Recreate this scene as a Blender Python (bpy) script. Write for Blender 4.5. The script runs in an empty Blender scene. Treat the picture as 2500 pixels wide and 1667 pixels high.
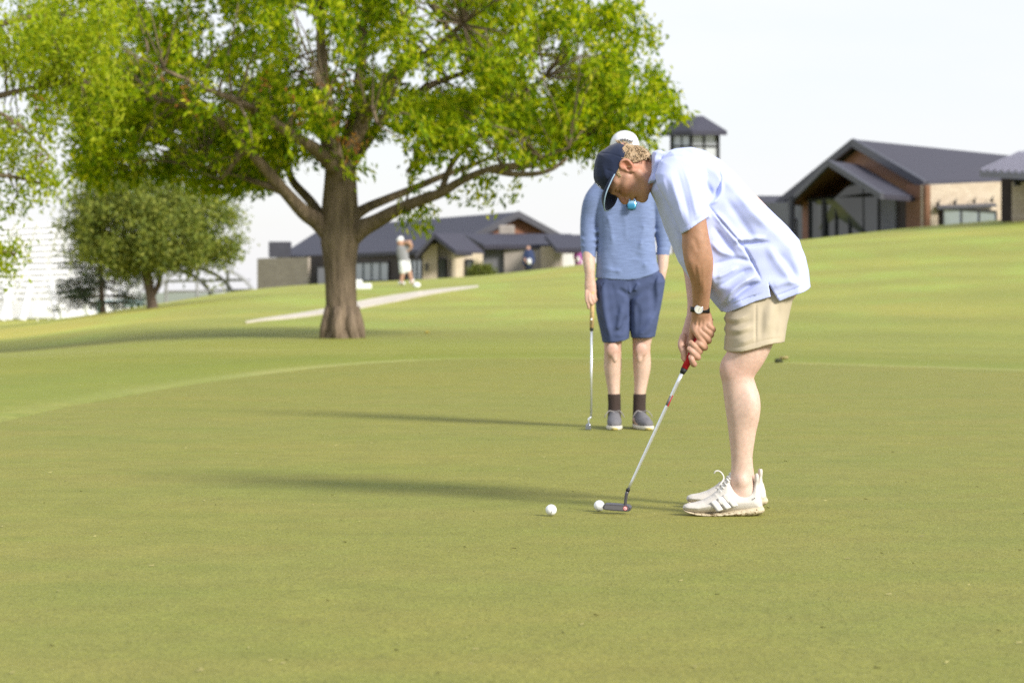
import bpy, math, random
import numpy as np
from mathutils import Vector, Matrix, noise as mnoise

random.seed(7)
RNG = np.random.default_rng(11)
scene = bpy.context.scene
COL = scene.collection

# ------------------------------------------------------------ camera
F, CU, HV, CH = 5903.0, 1250.0, 707.0, 0.86      # focal length in photo pixels, optical axis, eye height
cam_d = bpy.data.cameras.new('camera')
cam = bpy.data.objects.new('camera', cam_d)
COL.objects.link(cam)
cam.location = (0, 0, CH)
cam.rotation_euler = (math.radians(90), 0, 0)
cam_d.sensor_width = 36.0
cam_d.lens = 85.0
cam_d.shift_y = -(833.5 - HV) / 2500.0
cam_d.clip_start, cam_d.clip_end = 0.1, 6000
cam_d.dof.use_dof = True
cam_d.dof.focus_distance = 9.3
cam_d.dof.aperture_fstop = 5.0
scene.camera = cam

# ------------------------------------------------------------ light
SUN_AZ = math.atan2(-0.80, 0.60)     # light travels towards -x (left) and +y (away)
SUN_EL = math.radians(29)
tx, ty = -0.74, 0.67
n_ = math.hypot(tx, ty)
tx, ty = tx / n_ * math.cos(SUN_EL), ty / n_ * math.cos(SUN_EL)
sun_d = bpy.data.lights.new('sun', 'SUN')
sun_d.energy = 3.3
sun_d.angle = math.radians(13.0)
sun_d.color = (1.0, 0.95, 0.86)
sun = bpy.data.objects.new('sun', sun_d)
COL.objects.link(sun)
sun.rotation_euler = Vector((tx, ty, -math.sin(SUN_EL))).to_track_quat('-Z', 'Y').to_euler()
sun.location = (20, -20, 30)

w = bpy.data.worlds.new('World')
scene.world = w
w.use_nodes = True
nt = w.node_tree
for n in list(nt.nodes):
    nt.nodes.remove(n)
N = nt.nodes.new
L = nt.links.new
out = N('ShaderNodeOutputWorld')
bg = N('ShaderNodeBackground')
bg.inputs['Strength'].default_value = 0.1
sky = N('ShaderNodeTexSky')
sky.sky_type = 'NISHITA'
sky.sun_disc = False
sky.sun_elevation = SUN_EL
sky.sun_rotation = math.atan2(-tx, -ty)
tc = N('ShaderNodeTexCoord')
sep = N('ShaderNodeSeparateXYZ')
L(tc.outputs['Generated'], sep.inputs[0])
mr = N('ShaderNodeMapRange')
mr.inputs['From Min'].default_value = 0.0
mr.inputs['From Max'].default_value = 0.45
L(sep.outputs['Z'], mr.inputs['Value'])
cr = N('ShaderNodeMix')
cr.data_type = 'RGBA'
cr.inputs[6].default_value = (6.05, 6.02, 6.25, 1)      # thin bright overcast near the horizon
cr.inputs[7].default_value = (6.3, 6.7, 7.5, 1)        # brighter overhead
L(mr.outputs['Result'], cr.inputs[0])
mp = N('ShaderNodeMapping')
mp.inputs['Scale'].default_value = (1.2, 1.2, 5.0)
L(tc.outputs['Generated'], mp.inputs['Vector'])
nz = N('ShaderNodeTexNoise')
nz.inputs['Scale'].default_value = 2.2
nz.inputs['Detail'].default_value = 6
nz.inputs['Roughness'].default_value = 0.55
L(mp.outputs['Vector'], nz.inputs['Vector'])
cl = N('ShaderNodeMapRange')
cl.inputs['From Min'].default_value = 0.25
cl.inputs['From Max'].default_value = 0.65
cl.inputs['To Min'].default_value = 0.66
cl.inputs['To Max'].default_value = 0.98
L(nz.outputs['Fac'], cl.inputs['Value'])
mx = N('ShaderNodeMix')
mx.data_type = 'RGBA'
L(cl.outputs['Result'], mx.inputs[0])
L(sky.outputs['Color'], mx.inputs[6])
L(cr.outputs[2], mx.inputs[7])
L(mx.outputs[2], bg.inputs['Color'])
L(bg.outputs['Background'], out.inputs['Surface'])

scene.view_settings.view_transform = 'Standard'
scene.view_settings.look = 'None'
scene.view_settings.gamma = 1.0
scene.view_settings.exposure = 0.72
scene.render.engine = 'CYCLES'
scene.cycles.use_denoising = False
scene.cycles.max_bounces = 8
scene.cycles.transparent_max_bounces = 12


# ------------------------------------------------------------ helpers
def P(u, v, d):
    """point seen at photo pixel (u, v) at depth d"""
    return np.array(((u - CU) * d / F, d, CH - (v - HV) * d / F))


def srgb(r, g, b):
    f = lambda c: c / 12.92 if c <= 0.04045 else ((c + 0.055) / 1.055) ** 2.4
    return tuple(f(c / 255.0) for c in (r, g, b))


def tag(o, label=None, cat=None, group=None, kind=None):
    if label: o['label'] = label
    if cat: o['category'] = cat
    if group: o['group'] = group
    if kind: o['kind'] = kind
    return o


def empty(name, loc=(0, 0, 0), label=None, cat=None, group=None):
    o = bpy.data.objects.new(name, None)
    o.empty_display_size = 0.2
    o.location = tuple(loc)
    COL.objects.link(o)
    return tag(o, label, cat, group)


def mat(name, col, rough=0.6, var=0.12, scale=6.0, bump=0.0, bscale=60.0, spec=0.3, sss=0.0, attr=False,
        metal=0.0, stretch=(1, 1, 1), trans=None, detail=4, coat=0.0, sheen=0.0, bdist=0.01):
    m = bpy.data.materials.new(name)
    m.use_nodes = True
    t = m.node_tree
    b = t.nodes['Principled BSDF']
    b.inputs['Roughness'].default_value = rough
    b.inputs['Metallic'].default_value = metal
    b.inputs['Specular IOR Level'].default_value = spec
    if coat: b.inputs['Coat Weight'].default_value = coat
    if sheen:
        b.inputs['Sheen Weight'].default_value = sheen
        b.inputs['Sheen Roughness'].default_value = 0.5
    if sss:
        b.inputs['Subsurface Weight'].default_value = sss
        b.inputs['Subsurface Radius'].default_value = (0.012, 0.005, 0.003)
        b.inputs['Subsurface Scale'].default_value = 0.5
    c = t.nodes.new('ShaderNodeTexCoord')
    mp = t.nodes.new('ShaderNodeMapping')
    mp.inputs['Scale'].default_value = stretch
    t.links.new(c.outputs['Object'], mp.inputs['Vector'])
    nz = t.nodes.new('ShaderNodeTexNoise')
    nz.inputs['Scale'].default_value = scale
    nz.inputs['Detail'].default_value = detail
    t.links.new(mp.outputs['Vector'], nz.inputs['Vector'])
    r = t.nodes.new('ShaderNodeMapRange')
    r.inputs['From Min'].default_value = 0.3
    r.inputs['From Max'].default_value = 0.7
    r.inputs['To Min'].default_value = 1 - var
    r.inputs['To Max'].default_value = 1 + var
    t.links.new(nz.outputs['Fac'], r.inputs['Value'])
    mu = t.nodes.new('ShaderNodeMix')
    mu.data_type = 'RGBA'
    mu.blend_type = 'MULTIPLY'
    mu.inputs[0].default_value = 1.0
    if attr:
        a = t.nodes.new('ShaderNodeAttribute')
        a.attribute_name = 'Col'
        t.links.new(a.outputs['Color'], mu.inputs[6])
    else:
        mu.inputs[6].default_value = (*col, 1)
    t.links.new(r.outputs['Result'], mu.inputs[7])
    t.links.new(mu.outputs[2], b.inputs['Base Color'])
    if bump:
        n2 = t.nodes.new('ShaderNodeTexNoise')
        n2.inputs['Scale'].default_value = bscale
        n2.inputs['Detail'].default_value = 3
        t.links.new(mp.outputs['Vector'], n2.inputs['Vector'])
        bm = t.nodes.new('ShaderNodeBump')
        bm.inputs['Strength'].default_value = bump
        bm.inputs['Distance'].default_value = bdist
        t.links.new(n2.outputs['Fac'], bm.inputs['Height'])
        t.links.new(bm.outputs['Normal'], b.inputs['Normal'])
    if trans:
        tr = t.nodes.new('ShaderNodeBsdfTranslucent')
        mt = t.nodes.new('ShaderNodeMix')
        mt.data_type = 'RGBA'
        mt.blend_type = 'MULTIPLY'
        mt.inputs[0].default_value = 1.0
        t.links.new(mu.outputs[2], mt.inputs[6])
        mt.inputs[7].default_value = (*trans[1], 1)
        t.links.new(mt.outputs[2], tr.inputs['Color'])
        ms = t.nodes.new('ShaderNodeMixShader')
        ms.inputs[0].default_value = trans[0]
        o = t.nodes['Material Output']
        t.links.new(b.outputs[0], ms.inputs[1])
        t.links.new(tr.outputs[0], ms.inputs[2])
        t.links.new(ms.outputs[0], o.inputs['Surface'])
    return m


def mesh_obj(name, verts, faces, m=None, parent=None, smooth=False, col=None, loc=None):
    """verts (n,3) world coordinates; faces a list or an (n,k) array"""
    me = bpy.data.meshes.new(name)
    verts = np.asarray(verts, dtype=np.float64)
    off = np.zeros(3)
    if parent is not None:
        off = np.array(parent.matrix_basis.translation)
        p = parent.parent
        while p is not None:
            off = off + np.array(p.matrix_basis.translation)
            p = p.parent
    elif loc is not None:
        off = np.array(loc, dtype=float)
    verts = verts - off
    if isinstance(faces, np.ndarray):
        k = faces.shape[1]
        me.vertices.add(len(verts))
        me.vertices.foreach_set('co', verts.astype(np.float32).ravel())
        me.loops.add(faces.size)
        me.loops.foreach_set('vertex_index', faces.astype(np.int32).ravel())
        me.polygons.add(len(faces))
        me.polygons.foreach_set('loop_start', (np.arange(len(faces)) * k).astype(np.int32))
        me.update(calc_edges=True)
        me.validate()
    else:
        me.from_pydata(verts.tolist(), [], [list(map(int, f)) for f in faces])
        me.update()
    if smooth:
        me.polygons.foreach_set('use_smooth', np.ones(len(me.polygons), dtype=bool))
    if col is not None:
        a = me.color_attributes.new('Col', 'FLOAT_COLOR', 'POINT')
        c4 = np.ones((len(verts), 4), dtype=np.float32)
        c4[:, :3] = col
        a.data.foreach_set('color', c4.ravel())
    if m is not None:
        me.materials.append(m)
    o = bpy.data.objects.new(name, me)
    COL.objects.link(o)
    if parent is not None:
        o.parent = parent
    elif loc is not None:
        o.location = tuple(loc)
    return o


class MB:
    """collects shapes that become one mesh"""
    def __init__(s):
        s.v, s.f = [], []

    def add(s, v, f):
        n = len(s.v)
        s.v += [tuple(map(float, p)) for p in v]
        s.f += [tuple(n + i for i in q) for q in f]
        return s

    def box(s, c, size, rz=0.0, ax=None):
        c = np.asarray(c, float)
        if ax is None:
            ax = np.array(((math.cos(rz), math.sin(rz), 0), (-math.sin(rz), math.cos(rz), 0), (0, 0, 1)))
        h = np.asarray(size, float) / 2
        v = [c + ax[0] * h[0] * i + ax[1] * h[1] * j + ax[2] * h[2] * k for i in (-1, 1) for j in (-1, 1) for k in (-1, 1)]
        return s.add(v, [(0, 1, 3, 2), (4, 6, 7, 5), (0, 4, 5, 1), (2, 3, 7, 6), (0, 2, 6, 4), (1, 5, 7, 3)])

    def slab(s, pts, t):
        """polygon swept along the vector t"""
        pts = [np.asarray(p, float) for p in pts]
        t = np.asarray(t, float)
        n = len(pts)
        v = pts + [p + t for p in pts]
        f = [tuple(range(n))[::-1], tuple(range(n, 2 * n))] + [(i, (i + 1) % n, n + (i + 1) % n, n + i) for i in range(n)]
        return s.add(v, f)

    def tube(s, pts, rad, seg=8, cap=True):
        pts = [np.asarray(p, float) for p in pts]
        if np.isscalar(rad): rad = [rad] * len(pts)
        v, f = [], []
        prev = None
        for i, p in enumerate(pts):
            t = pts[min(i + 1, len(pts) - 1)] - pts[max(i - 1, 0)]
            t = t / (np.linalg.norm(t) + 1e-12)
            if prev is None:
                a = np.cross(t, (0, 0, 1.0))
                if np.linalg.norm(a) < 1e-3: a = np.cross(t, (0, 1.0, 0))
            else:
                a = prev - t * np.dot(prev, t)
            a = a / (np.linalg.norm(a) + 1e-12)
            prev = a
            b = np.cross(t, a)
            for k in range(seg):
                th = 2 * math.pi * k / seg
                v.append(p + rad[i] * (a * math.cos(th) + b * math.sin(th)))
        for i in range(len(pts) - 1):
            for k in range(seg):
                k2 = (k + 1) % seg
                f.append((i * seg + k, i * seg + k2, (i + 1) * seg + k2, (i + 1) * seg + k))
        if cap:
            f.append(tuple(range(seg))[::-1])
            f.append(tuple((len(pts) - 1) * seg + k for k in range(seg)))
        return s.add(v, f)

    def grid(s, rows):
        """rows of equal length lists of points"""
        n, m = len(rows), len(rows[0])
        v = [p for r in rows for p in r]
        f = [(i * m + j, i * m + j + 1, (i + 1) * m + j + 1, (i + 1) * m + j) for i in range(n - 1) for j in range(m - 1)]
        return s.add(v, f)

    def build(s, name, m=None, parent=None, smooth=False, loc=None, bevel=0.0):
        o = mesh_obj(name, s.v, s.f, m, parent, smooth, loc=loc)
        if bevel:
            b = o.modifiers.new('bevel', 'BEVEL')
            b.width = bevel
            b.segments = 2
        return o


def catmull(pts, sub):
    """pts (n,k): Catmull-Rom resampled"""
    p = np.asarray(pts, float)
    if len(p) < 3:
        return np.array([p[0] + (p[-1] - p[0]) * t for t in np.linspace(0, 1, sub + 1)])
    q = np.vstack([2 * p[0] - p[1], p, 2 * p[-1] - p[-2]])
    o = []
    for i in range(1, len(q) - 2):
        for t in np.arange(sub) / sub:
            a, b, c, d = q[i - 1], q[i], q[i + 1], q[i + 2]
            o.append(0.5 * (2 * b + (c - a) * t + (2 * a - 5 * b + 4 * c - d) * t * t + (3 * b - a - 3 * c + d) * t ** 3))
    o.append(p[-1])
    return np.array(o)
# ------------------------------------------------------------ terrain
# sight heights v of the ground for columns of the photograph; flat green near the camera, a hill beyond
DN = [3, 12, 22, 30, 36, 42, 50, 60, 75, 90, 105, 120, 140, 170, 220, 320]
FL = lambda d: HV + CH * F / d
TAB = {
    -900: [FL(3), FL(12), FL(22), FL(30), 880, 872, 863, 850, 832, 820, 812, 806, 800, 794, 788, 781],
    0:    [FL(3), FL(12), FL(22), FL(30), 871, 866, 856, 840, 820, 806, 800, 796, 792, 788, 785, 781],
    200:  [FL(3), FL(12), FL(22), FL(30), 859, 849, 834, 812, 793, 777, 772, 770, 772, 774, 776, 778],
    350:  [FL(3), FL(12), FL(22), FL(30), FL(36), 836, 814, 788, 772, 754, 746, 750, 758, 765, 772, 776],
    550:  [FL(3), FL(12), FL(22), FL(30), FL(36), FL(42), 805, 774, 748, 728, 716, 712, 713, 716, 730, 750],
    700:  [FL(3), FL(12), FL(22), FL(30), FL(36), FL(42), 800, 768, 740, 722, 706, 700, 698, 697, 697, 700],
    1000: [FL(3), FL(12), FL(22), FL(30), FL(36), 826, 801, 773, 744, 718, 697, 688, 685, 684, 684, 690],
    1200: [FL(3), FL(12), FL(22), FL(30), FL(36), 826, 799, 770, 738, 709, 686, 676, 672, 671, 672, 680],
    1400: [FL(3), FL(12), FL(22), FL(30), FL(36), 824, 796, 764, 728, 694, 666, 652, 648, 648, 650, 660],
    1700: [FL(3), FL(12), FL(22), FL(30), FL(36), 820, 789, 750, 708, 668, 635, 618, 612, 614, 620, 640],
    1960: [FL(3), FL(12), FL(22), FL(30), 847, 816, 782, 740, 692, 646, 606, 586, 586, 592, 605, 630],
    2200: [FL(3), FL(12), FL(22), FL(30), 846, 814, 778, 732, 680, 628, 581, 557, 560, 568, 585, 615],
    2500: [FL(3), FL(12), FL(22), FL(30), 845, 811, 773, 724, 668, 610, 557, 531, 534, 544, 565, 600],
    3400: [FL(3), FL(12), FL(22), FL(30), 843, 806, 764, 708, 640, 570, 505, 470, 474, 490, 520, 570],
}
_us = np.array(sorted(TAB))
_ud = np.linspace(-900, 3400, 431)
_ld = np.linspace(math.log(3), math.log(320), 400)
_dn = np.exp(_ld)
_zc = np.array([CH - (np.array(TAB[u]) - HV) * np.array(DN) / F for u in _us])
_z1 = np.array([np.interp(_ld, np.log(DN), r) for r in _zc])                    # columns x depth
_Z = np.array([np.interp(_ud, _us, _z1[:, j]) for j in range(len(_ld))])        # depth x u


def _blur(a, n, ax):
    k = np.hanning(n + 2)[1:-1]
    k = k / k.sum()
    pad = [(0, 0), (0, 0)]
    pad[ax] = (n // 2, n // 2)
    return np.apply_along_axis(lambda r: np.convolve(r, k, 'valid'), ax, np.pad(a, pad, 'edge'))


_Z = _blur(_blur(_Z, 25, 1), 19, 0)
_Z[:150] *= np.clip((np.arange(150) - 130) / 20.0, 0, 1)[:, None] ** 2 * 0 + 1
_flat = np.clip((_dn - 26) / 8, 0, 1)
_Z = _Z * (_flat ** 2 * (3 - 2 * _flat))[:, None]


def ground_z(x, y):
    x, y = np.asarray(x, float), np.asarray(y, float)
    d = np.clip(y, 3.0, 320.0)
    u = np.clip(CU + F * x / d, -900, 3399)
    fu = (u + 900) / 10.0
    fd = np.clip((np.log(d) - _ld[0]) / (_ld[1] - _ld[0]), 0, 398.999)
    i, j = np.floor(fd).astype(int), np.clip(np.floor(fu).astype(int), 0, 429)
    a, b = fd - i, fu - j
    f_ = np.clip((d - 48) / 25, 0, 1) * np.clip((98 - d) / 18, 0, 1)
    und = f_ * (0.10 * np.sin(.21 * x - .13 * d + .5) + .08 * np.sin(.47 * x + .09 * d + 2) + .06 * np.sin(-.3 * x + .31 * d))
    return und + ((_Z[i, j] * (1 - b) + _Z[i, j + 1] * b) * (1 - a) + (_Z[i + 1, j] * (1 - b) + _Z[i + 1, j + 1] * b) * a)


GREEN = catmull([(-3.35, 12), (-3.32, 15.7), (-3.2, 18.6), (-2.75, 23.0), (-1.9, 27.4), (-0.6, 30.0), (1.2, 30.2), (2.6, 28.9),
                 (4.2, 27.1), (5.5, 25.5), (8, 22), (10, 15), (10, 6), (8, -2), (3, -7), (-2, -6), (-3.2, 0), (-3.4, 6), (-3.35, 12)], 10)


def poly_sd(px, py, poly):
    """signed distance (negative inside) from points to a closed polygon"""
    poly = np.asarray(poly, float)
    best = np.full(px.shape, 1e9)
    inside = np.zeros(px.shape, bool)
    n = len(poly)
    for i in range(n):
        ax, ay = poly[i]
        bx, by = poly[(i + 1) % n]
        dx, dy = bx - ax, by - ay
        l2 = dx * dx + dy * dy
        if l2 < 1e-14: continue
        t = np.clip(((px - ax) * dx + (py - ay) * dy) / l2, 0, 1)
        best = np.minimum(best, (px - ax - t * dx) ** 2 + (py - ay - t * dy) ** 2)
        if abs(by - ay) > 1e-12:
            c = ((ay > py) != (by > py)) & (px < (bx - ax) * (py - ay) / (by - ay) + ax)
            inside ^= c
    r = np.sqrt(best)
    return np.where(inside, -r, r)


def grass_mat(name, dark, mid, light, big=0.35, fine=170.0, bump=0.35, attr=False, streak=(1, 1, 1)):
    m = bpy.data.materials.new(name)
    m.use_nodes = True
    t = m.node_tree
    nd, lk = t.nodes, t.links
    b = nd['Principled BSDF']
    b.inputs['Roughness'].default_value = 0.75
    b.inputs['Specular IOR Level'].default_value = 0.15
    b.inputs['Sheen Weight'].default_value = 0.11
    b.inputs['Sheen Roughness'].default_value = 0.6
    b.inputs['Sheen Tint'].default_value = (1.0, 0.95, 0.30, 1)
    c = nd.new('ShaderNodeTexCoord')

    def nz(scale, det=3, rough=0.6, st=(1, 1, 1)):
        mp = nd.new('ShaderNodeMapping')
        mp.inputs['Scale'].default_value = st
        lk.new(c.outputs['Object'], mp.inputs['Vector'])
        q = nd.new('ShaderNodeTexNoise')
        q.inputs['Scale'].default_value = scale
        q.inputs['Detail'].default_value = det
        q.inputs['Roughness'].default_value = rough
        lk.new(mp.outputs['Vector'], q.inputs['Vector'])
        return q.outputs['Fac']

    def rng(s, a, bb, lo=0.3, hi=0.7):
        q = nd.new('ShaderNodeMapRange')
        q.inputs['From Min'].default_value, q.inputs['From Max'].default_value = lo, hi
        q.inputs['To Min'].default_value, q.inputs['To Max'].default_value = a, bb
        lk.new(s, q.inputs['Value'])
        return q.outputs['Result']

    def mix(f, a, bb, mode='MIX'):
        q = nd.new('ShaderNodeMix')
        q.data_type = 'RGBA'
        q.blend_type = mode
        for s, i in ((f, 0), (a, 6), (bb, 7)):
            if isinstance(s, (int, float)): q.inputs[i].default_value = s
            elif isinstance(s, tuple): q.inputs[i].default_value = (*s, 1)
            else: lk.new(s, q.inputs[i])
        return q.outputs[2]

    f1 = nz(fine, 2, 0.7, streak)
    f2 = nz(fine * 0.28, 3, 0.6, streak)
    f3 = nz(4.5, 4, 0.65, (1, 1, 1))
    f4 = nz(big, 4, 0.6, (1, 0.6, 1))
    col = mix(rng(f1, 0, 1, 0.28, 0.72), dark, light)
    col = mix(0.18, col, mid)
    col = mix(1.0, col, rng(f2, 0.86, 1.14), 'MULTIPLY')
    col = mix(1.0, col, rng(f3, 0.87, 1.13), 'MULTIPLY')
    col = mix(rng(f4, 0, 0.6, 0.4, 0.75), col, mix(1.0, col, (1.22, 1.06, 0.9), 'MULTIPLY'))
    f5 = nz(1.3, 5, 0.65, (0.55, 1.3, 1))
    col = mix(rng(f5, 0, 1, 0.36, 0.64), mix(1.0, col, (0.90, 0.99, 0.86), 'MULTIPLY'), mix(1.0, col, (1.09, 1.03, 1.10), 'MULTIPLY'))
    f6 = nz(11.0, 3, 0.7, (0.5, 1.6, 1))
    col = mix(1.0, col, rng(f6, 0.80, 1.04, 0.26, 0.42), 'MULTIPLY')
    if attr:
        a = nd.new('ShaderNodeAttribute')
        a.attribute_name = 'Col'
        col = mix(1.0, col, a.outputs['Color'], 'MULTIPLY')
    lk.new(col, b.inputs['Base Color'])
    bm = nd.new('ShaderNodeBump')
    bm.inputs['Strength'].default_value = bump
    bm.inputs['Distance'].default_value = 0.01
    lk.new(f1, bm.inputs['Height'])
    bm2 = nd.new('ShaderNodeBump')
    bm2.inputs['Strength'].default_value = bump
    bm2.inputs['Distance'].default_value = 0.03
    lk.new(f2, bm2.inputs['Height'])
    lk.new(bm2.outputs['Normal'], bm.inputs['Normal'])
    lk.new(bm.outputs['Normal'], b.inputs['Normal'])
    return m


# lattice widening with distance
ys = np.concatenate([np.linspace(-12, 12, 50)[:-1], np.exp(np.linspace(math.log(12), math.log(330), 300))])
ss = np.linspace(-1, 1, 260)
ss = np.sign(ss) * (0.35 * np.abs(ss) + 0.65 * np.abs(ss) ** 3) * 0.62
YY, SS = np.meshgrid(ys, ss, indexing='ij')
XX = SS * (np.maximum(YY, 0) + 24)
ZZ = ground_z(XX, YY)
nzv = np.array([mnoise.fractal((x * 0.11, y * 0.05, 0.0), 1.0, 2.0, 4) for x, y in zip(XX.ravel(), YY.ravel())]).reshape(XX.shape)
nz2 = np.array([mnoise.fractal((x * 0.5, y * 0.14, 5.0), 1.0, 2.0, 3) for x, y in zip(XX.ravel(), YY.ravel())]).reshape(XX.shape)
far = np.clip((YY - 34) / 20, 0, 1)
sd = poly_sd(XX, YY, GREEN)
ZZ = ZZ - 0.014 * np.clip(1 - sd / 0.12, 0, 1) * (sd < 0.12)            # the ground lies just under the green's sheet
UU = CU + F * XX / np.maximum(YY, 3)
base = np.ones(XX.shape + (3,))
g_col = np.array((0.92, 1.0, 0.95))
collar = np.exp(-((sd - 1.1) / 1.2) ** 2)[..., None]
base = base * (1 - collar) + np.array((0.90, 1.02, 0.85)) * collar
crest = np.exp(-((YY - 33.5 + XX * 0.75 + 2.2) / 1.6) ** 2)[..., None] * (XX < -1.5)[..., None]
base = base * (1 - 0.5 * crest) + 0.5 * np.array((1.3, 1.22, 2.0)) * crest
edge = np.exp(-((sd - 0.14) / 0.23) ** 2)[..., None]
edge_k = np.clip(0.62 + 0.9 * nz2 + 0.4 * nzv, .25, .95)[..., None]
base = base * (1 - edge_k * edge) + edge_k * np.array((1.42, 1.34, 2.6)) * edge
dry = np.clip(nzv * 2.2 + 0.10, 0, 1)[..., None] * far[..., None]
base = base * (1 - dry * 0.6) + np.array((1.26, 1.09, 1.16)) * dry * 0.6
lush = np.clip(nz2 * 2.6 + .1, 0, 1)[..., None] * far[..., None]
base = base * (1 - lush * 0.5) + np.array((0.70, 0.90, 0.80)) * lush * 0.75
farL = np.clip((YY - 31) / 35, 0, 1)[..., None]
base = base * (1 + farL * np.array((0.24, 0.21, 0.26)))  # far grass lightened with distance: grazing sheen put into the colour
mow = np.sin((YY * 0.55 + XX * 0.30) + 2.5 * nzv) * np.clip((YY - 33) / 8, 0, 1)
base = base * (1 + 0.085 * mow[..., None])
mow2 = np.sin(sd * 2.6 + 1.5 * nz2) * np.clip((sd - .6) / .8, 0, 1) * np.clip((14 - sd) / 8, 0, 1)
base = base * (1 + 0.05 * mow2[..., None] * np.array((1.2, 1, .8)))
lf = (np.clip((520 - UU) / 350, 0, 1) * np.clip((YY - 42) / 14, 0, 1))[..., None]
base = base * (1 + lf * np.array((0.34, 0.20, 0.12)))  # far-left grass: drier tone, plus sunlight on the slope painted into the colour
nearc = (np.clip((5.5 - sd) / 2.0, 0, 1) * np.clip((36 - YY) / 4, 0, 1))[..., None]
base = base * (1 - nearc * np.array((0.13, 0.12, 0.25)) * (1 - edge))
n0, n1 = XX.shape
idx = np.arange(n0 * n1).reshape(n0, n1)
quads = np.stack([idx[:-1, :-1], idx[:-1, 1:], idx[1:, 1:], idx[1:, :-1]], -1).reshape(-1, 4)
M_rough = grass_mat('rough_grass', (0.066, 0.097, 0.012), (0.150, 0.171, 0.026), (0.235, 0.240, 0.048), big=0.25, fine=70, bump=0.5, attr=True)
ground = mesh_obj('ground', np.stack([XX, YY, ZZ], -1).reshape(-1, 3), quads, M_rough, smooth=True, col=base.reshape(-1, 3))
tag(ground, 'mown grass slope rising to the clubhouses beyond the green', kind='structure')

# the green itself: a closely mown sheet 4 mm proud
gx, gy = np.linspace(-4, 11, 151), np.linspace(-8, 31, 391)
GX, GY = np.meshgrid(gx, gy, indexing='ij')
gsd = poly_sd(GX, GY, GREEN)
gi = np.arange(GX.size).reshape(GX.shape)
gq = np.stack([gi[:-1, :-1], gi[1:, :-1], gi[1:, 1:], gi[:-1, 1:]], -1).reshape(-1, 4)
vx, vy = GX.ravel().copy(), GY.ravel().copy()
s_ = gsd.ravel()
gdx, gdy = np.gradient(gsd, gx[1] - gx[0], gy[1] - gy[0])
near = (s_ > 0)
vx[near] -= (gdx.ravel() * s_)[near]
vy[near] -= (gdy.ravel() * s_)[near]
keep = (s_[gq] < 0.13).all(1) & (s_[gq] < 0).any(1)
gq = gq[keep]
used = np.unique(gq)
remap = np.full(GX.size, -1)
remap[used] = np.arange(len(used))
gv = np.stack([vx[used], vy[used], ground_z(vx[used], vy[used])], -1)
M_green = grass_mat('green_turf', (0.055, 0.068, 0.008), (0.136, 0.143, 0.023), (0.235, 0.230, 0.053), big=0.5, fine=135, bump=0.5, streak=(0.8, 0.8, 1))
green = mesh_obj('putting_green', gv, remap[gq], M_green, smooth=True)
tag(green, 'closely mown putting green with faint pale speckles', kind='structure')

# surrounding land to the horizon, well below the course
b = MB()
b.grid([[(x, y, -4.2) for x in (-3000, -600, 0, 600, 3000)] for y in (-400, 320, 1200, 4000)])
land = b.build('surrounding_land', mat('far_land', (0.22, 0.24, 0.17), 0.9, 0.2, 0.02))
tag(land, 'flat land reaching the horizon', kind='structure')


def along_ground(u, v, d0=34, d1=160):
    """where the sight line through (u, v) meets the ground (nearest hit)"""
    dd = np.geomspace(d0, d1, 4000)
    x = (u - CU) * dd / F
    z = CH - (v - HV) * dd / F
    g = ground_z(x, dd)
    hit = np.nonzero(z <= g)[0]
    i = hit[0] if len(hit) else int(np.argmin(z - g))
    return np.array((x[i], dd[i], g[i]))


# cart path: two traced edges laid on the slope
top = catmull([(600, 787), (650, 778), (720, 768), (800, 754), (870, 738), (960, 722), (1060, 708), (1168, 698)], 8)
bot = catmull([(600, 789), (650, 783), (720, 777), (800, 766), (870, 755), (960, 738), (1060, 718), (1168, 701)], 8)
rows = []
for (ua, va), (ub, vb) in zip(top, bot):
    A, B = along_ground(ua, va), along_ground(ub, vb)
    row = []
    for t in np.linspace(0, 1, 7):
        p = A + (B - A) * t
        xx, yy = p[0], p[1]
        p[2] = ground_z(xx, yy) + 0.03
        row.append(p)
    row = [row[0] - np.array((0, 0, 0.2))] + row + [row[-1] - np.array((0, 0, 0.3))]
    rows.append(row)
pb = MB().grid(rows)
path = pb.build('cart_path', mat('concrete_path', (0.52, 0.465, 0.385), 0.85, 0.12, 1.2), smooth=False)
tag(path, 'pale concrete cart path crossing the slope behind the big tree', kind='structure')

# stray clippings and bleached bits lying on the green
rg = np.random.default_rng(77)
cb = MB()
for i in range(190):
    y = 5.4 + 20 * rg.random() ** 1.6
    x = rg.uniform(-.215, .215) * y
    if poly_sd(np.array([x]), np.array([y]), GREEN)[0] > -.15: continue
    a, l, w_ = rg.uniform(0, 3.14), rg.uniform(.004, .010), rg.uniform(.0008, .0018)
    e, n = np.array((math.cos(a), math.sin(a), 0)), np.array((-math.sin(a), math.cos(a), 0))
    c = np.array((x, y, .0025))
    cb.add([c - e * l - n * w_, c + e * l - n * w_ * .5, c + e * l * .9 + n * w_ * .5 + (0, 0, .004), c - e * l + n * w_ + (0, 0, .002)], [(0, 1, 2, 3)])
clip_o = cb.build('grass_clippings', mat('dry_clipping', (0.24, 0.22, 0.09), 0.9, 0.5, 2.0))
tag(clip_o, 'scattered dry grass clippings lying on the green', 'clippings', kind='stuff')
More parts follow.
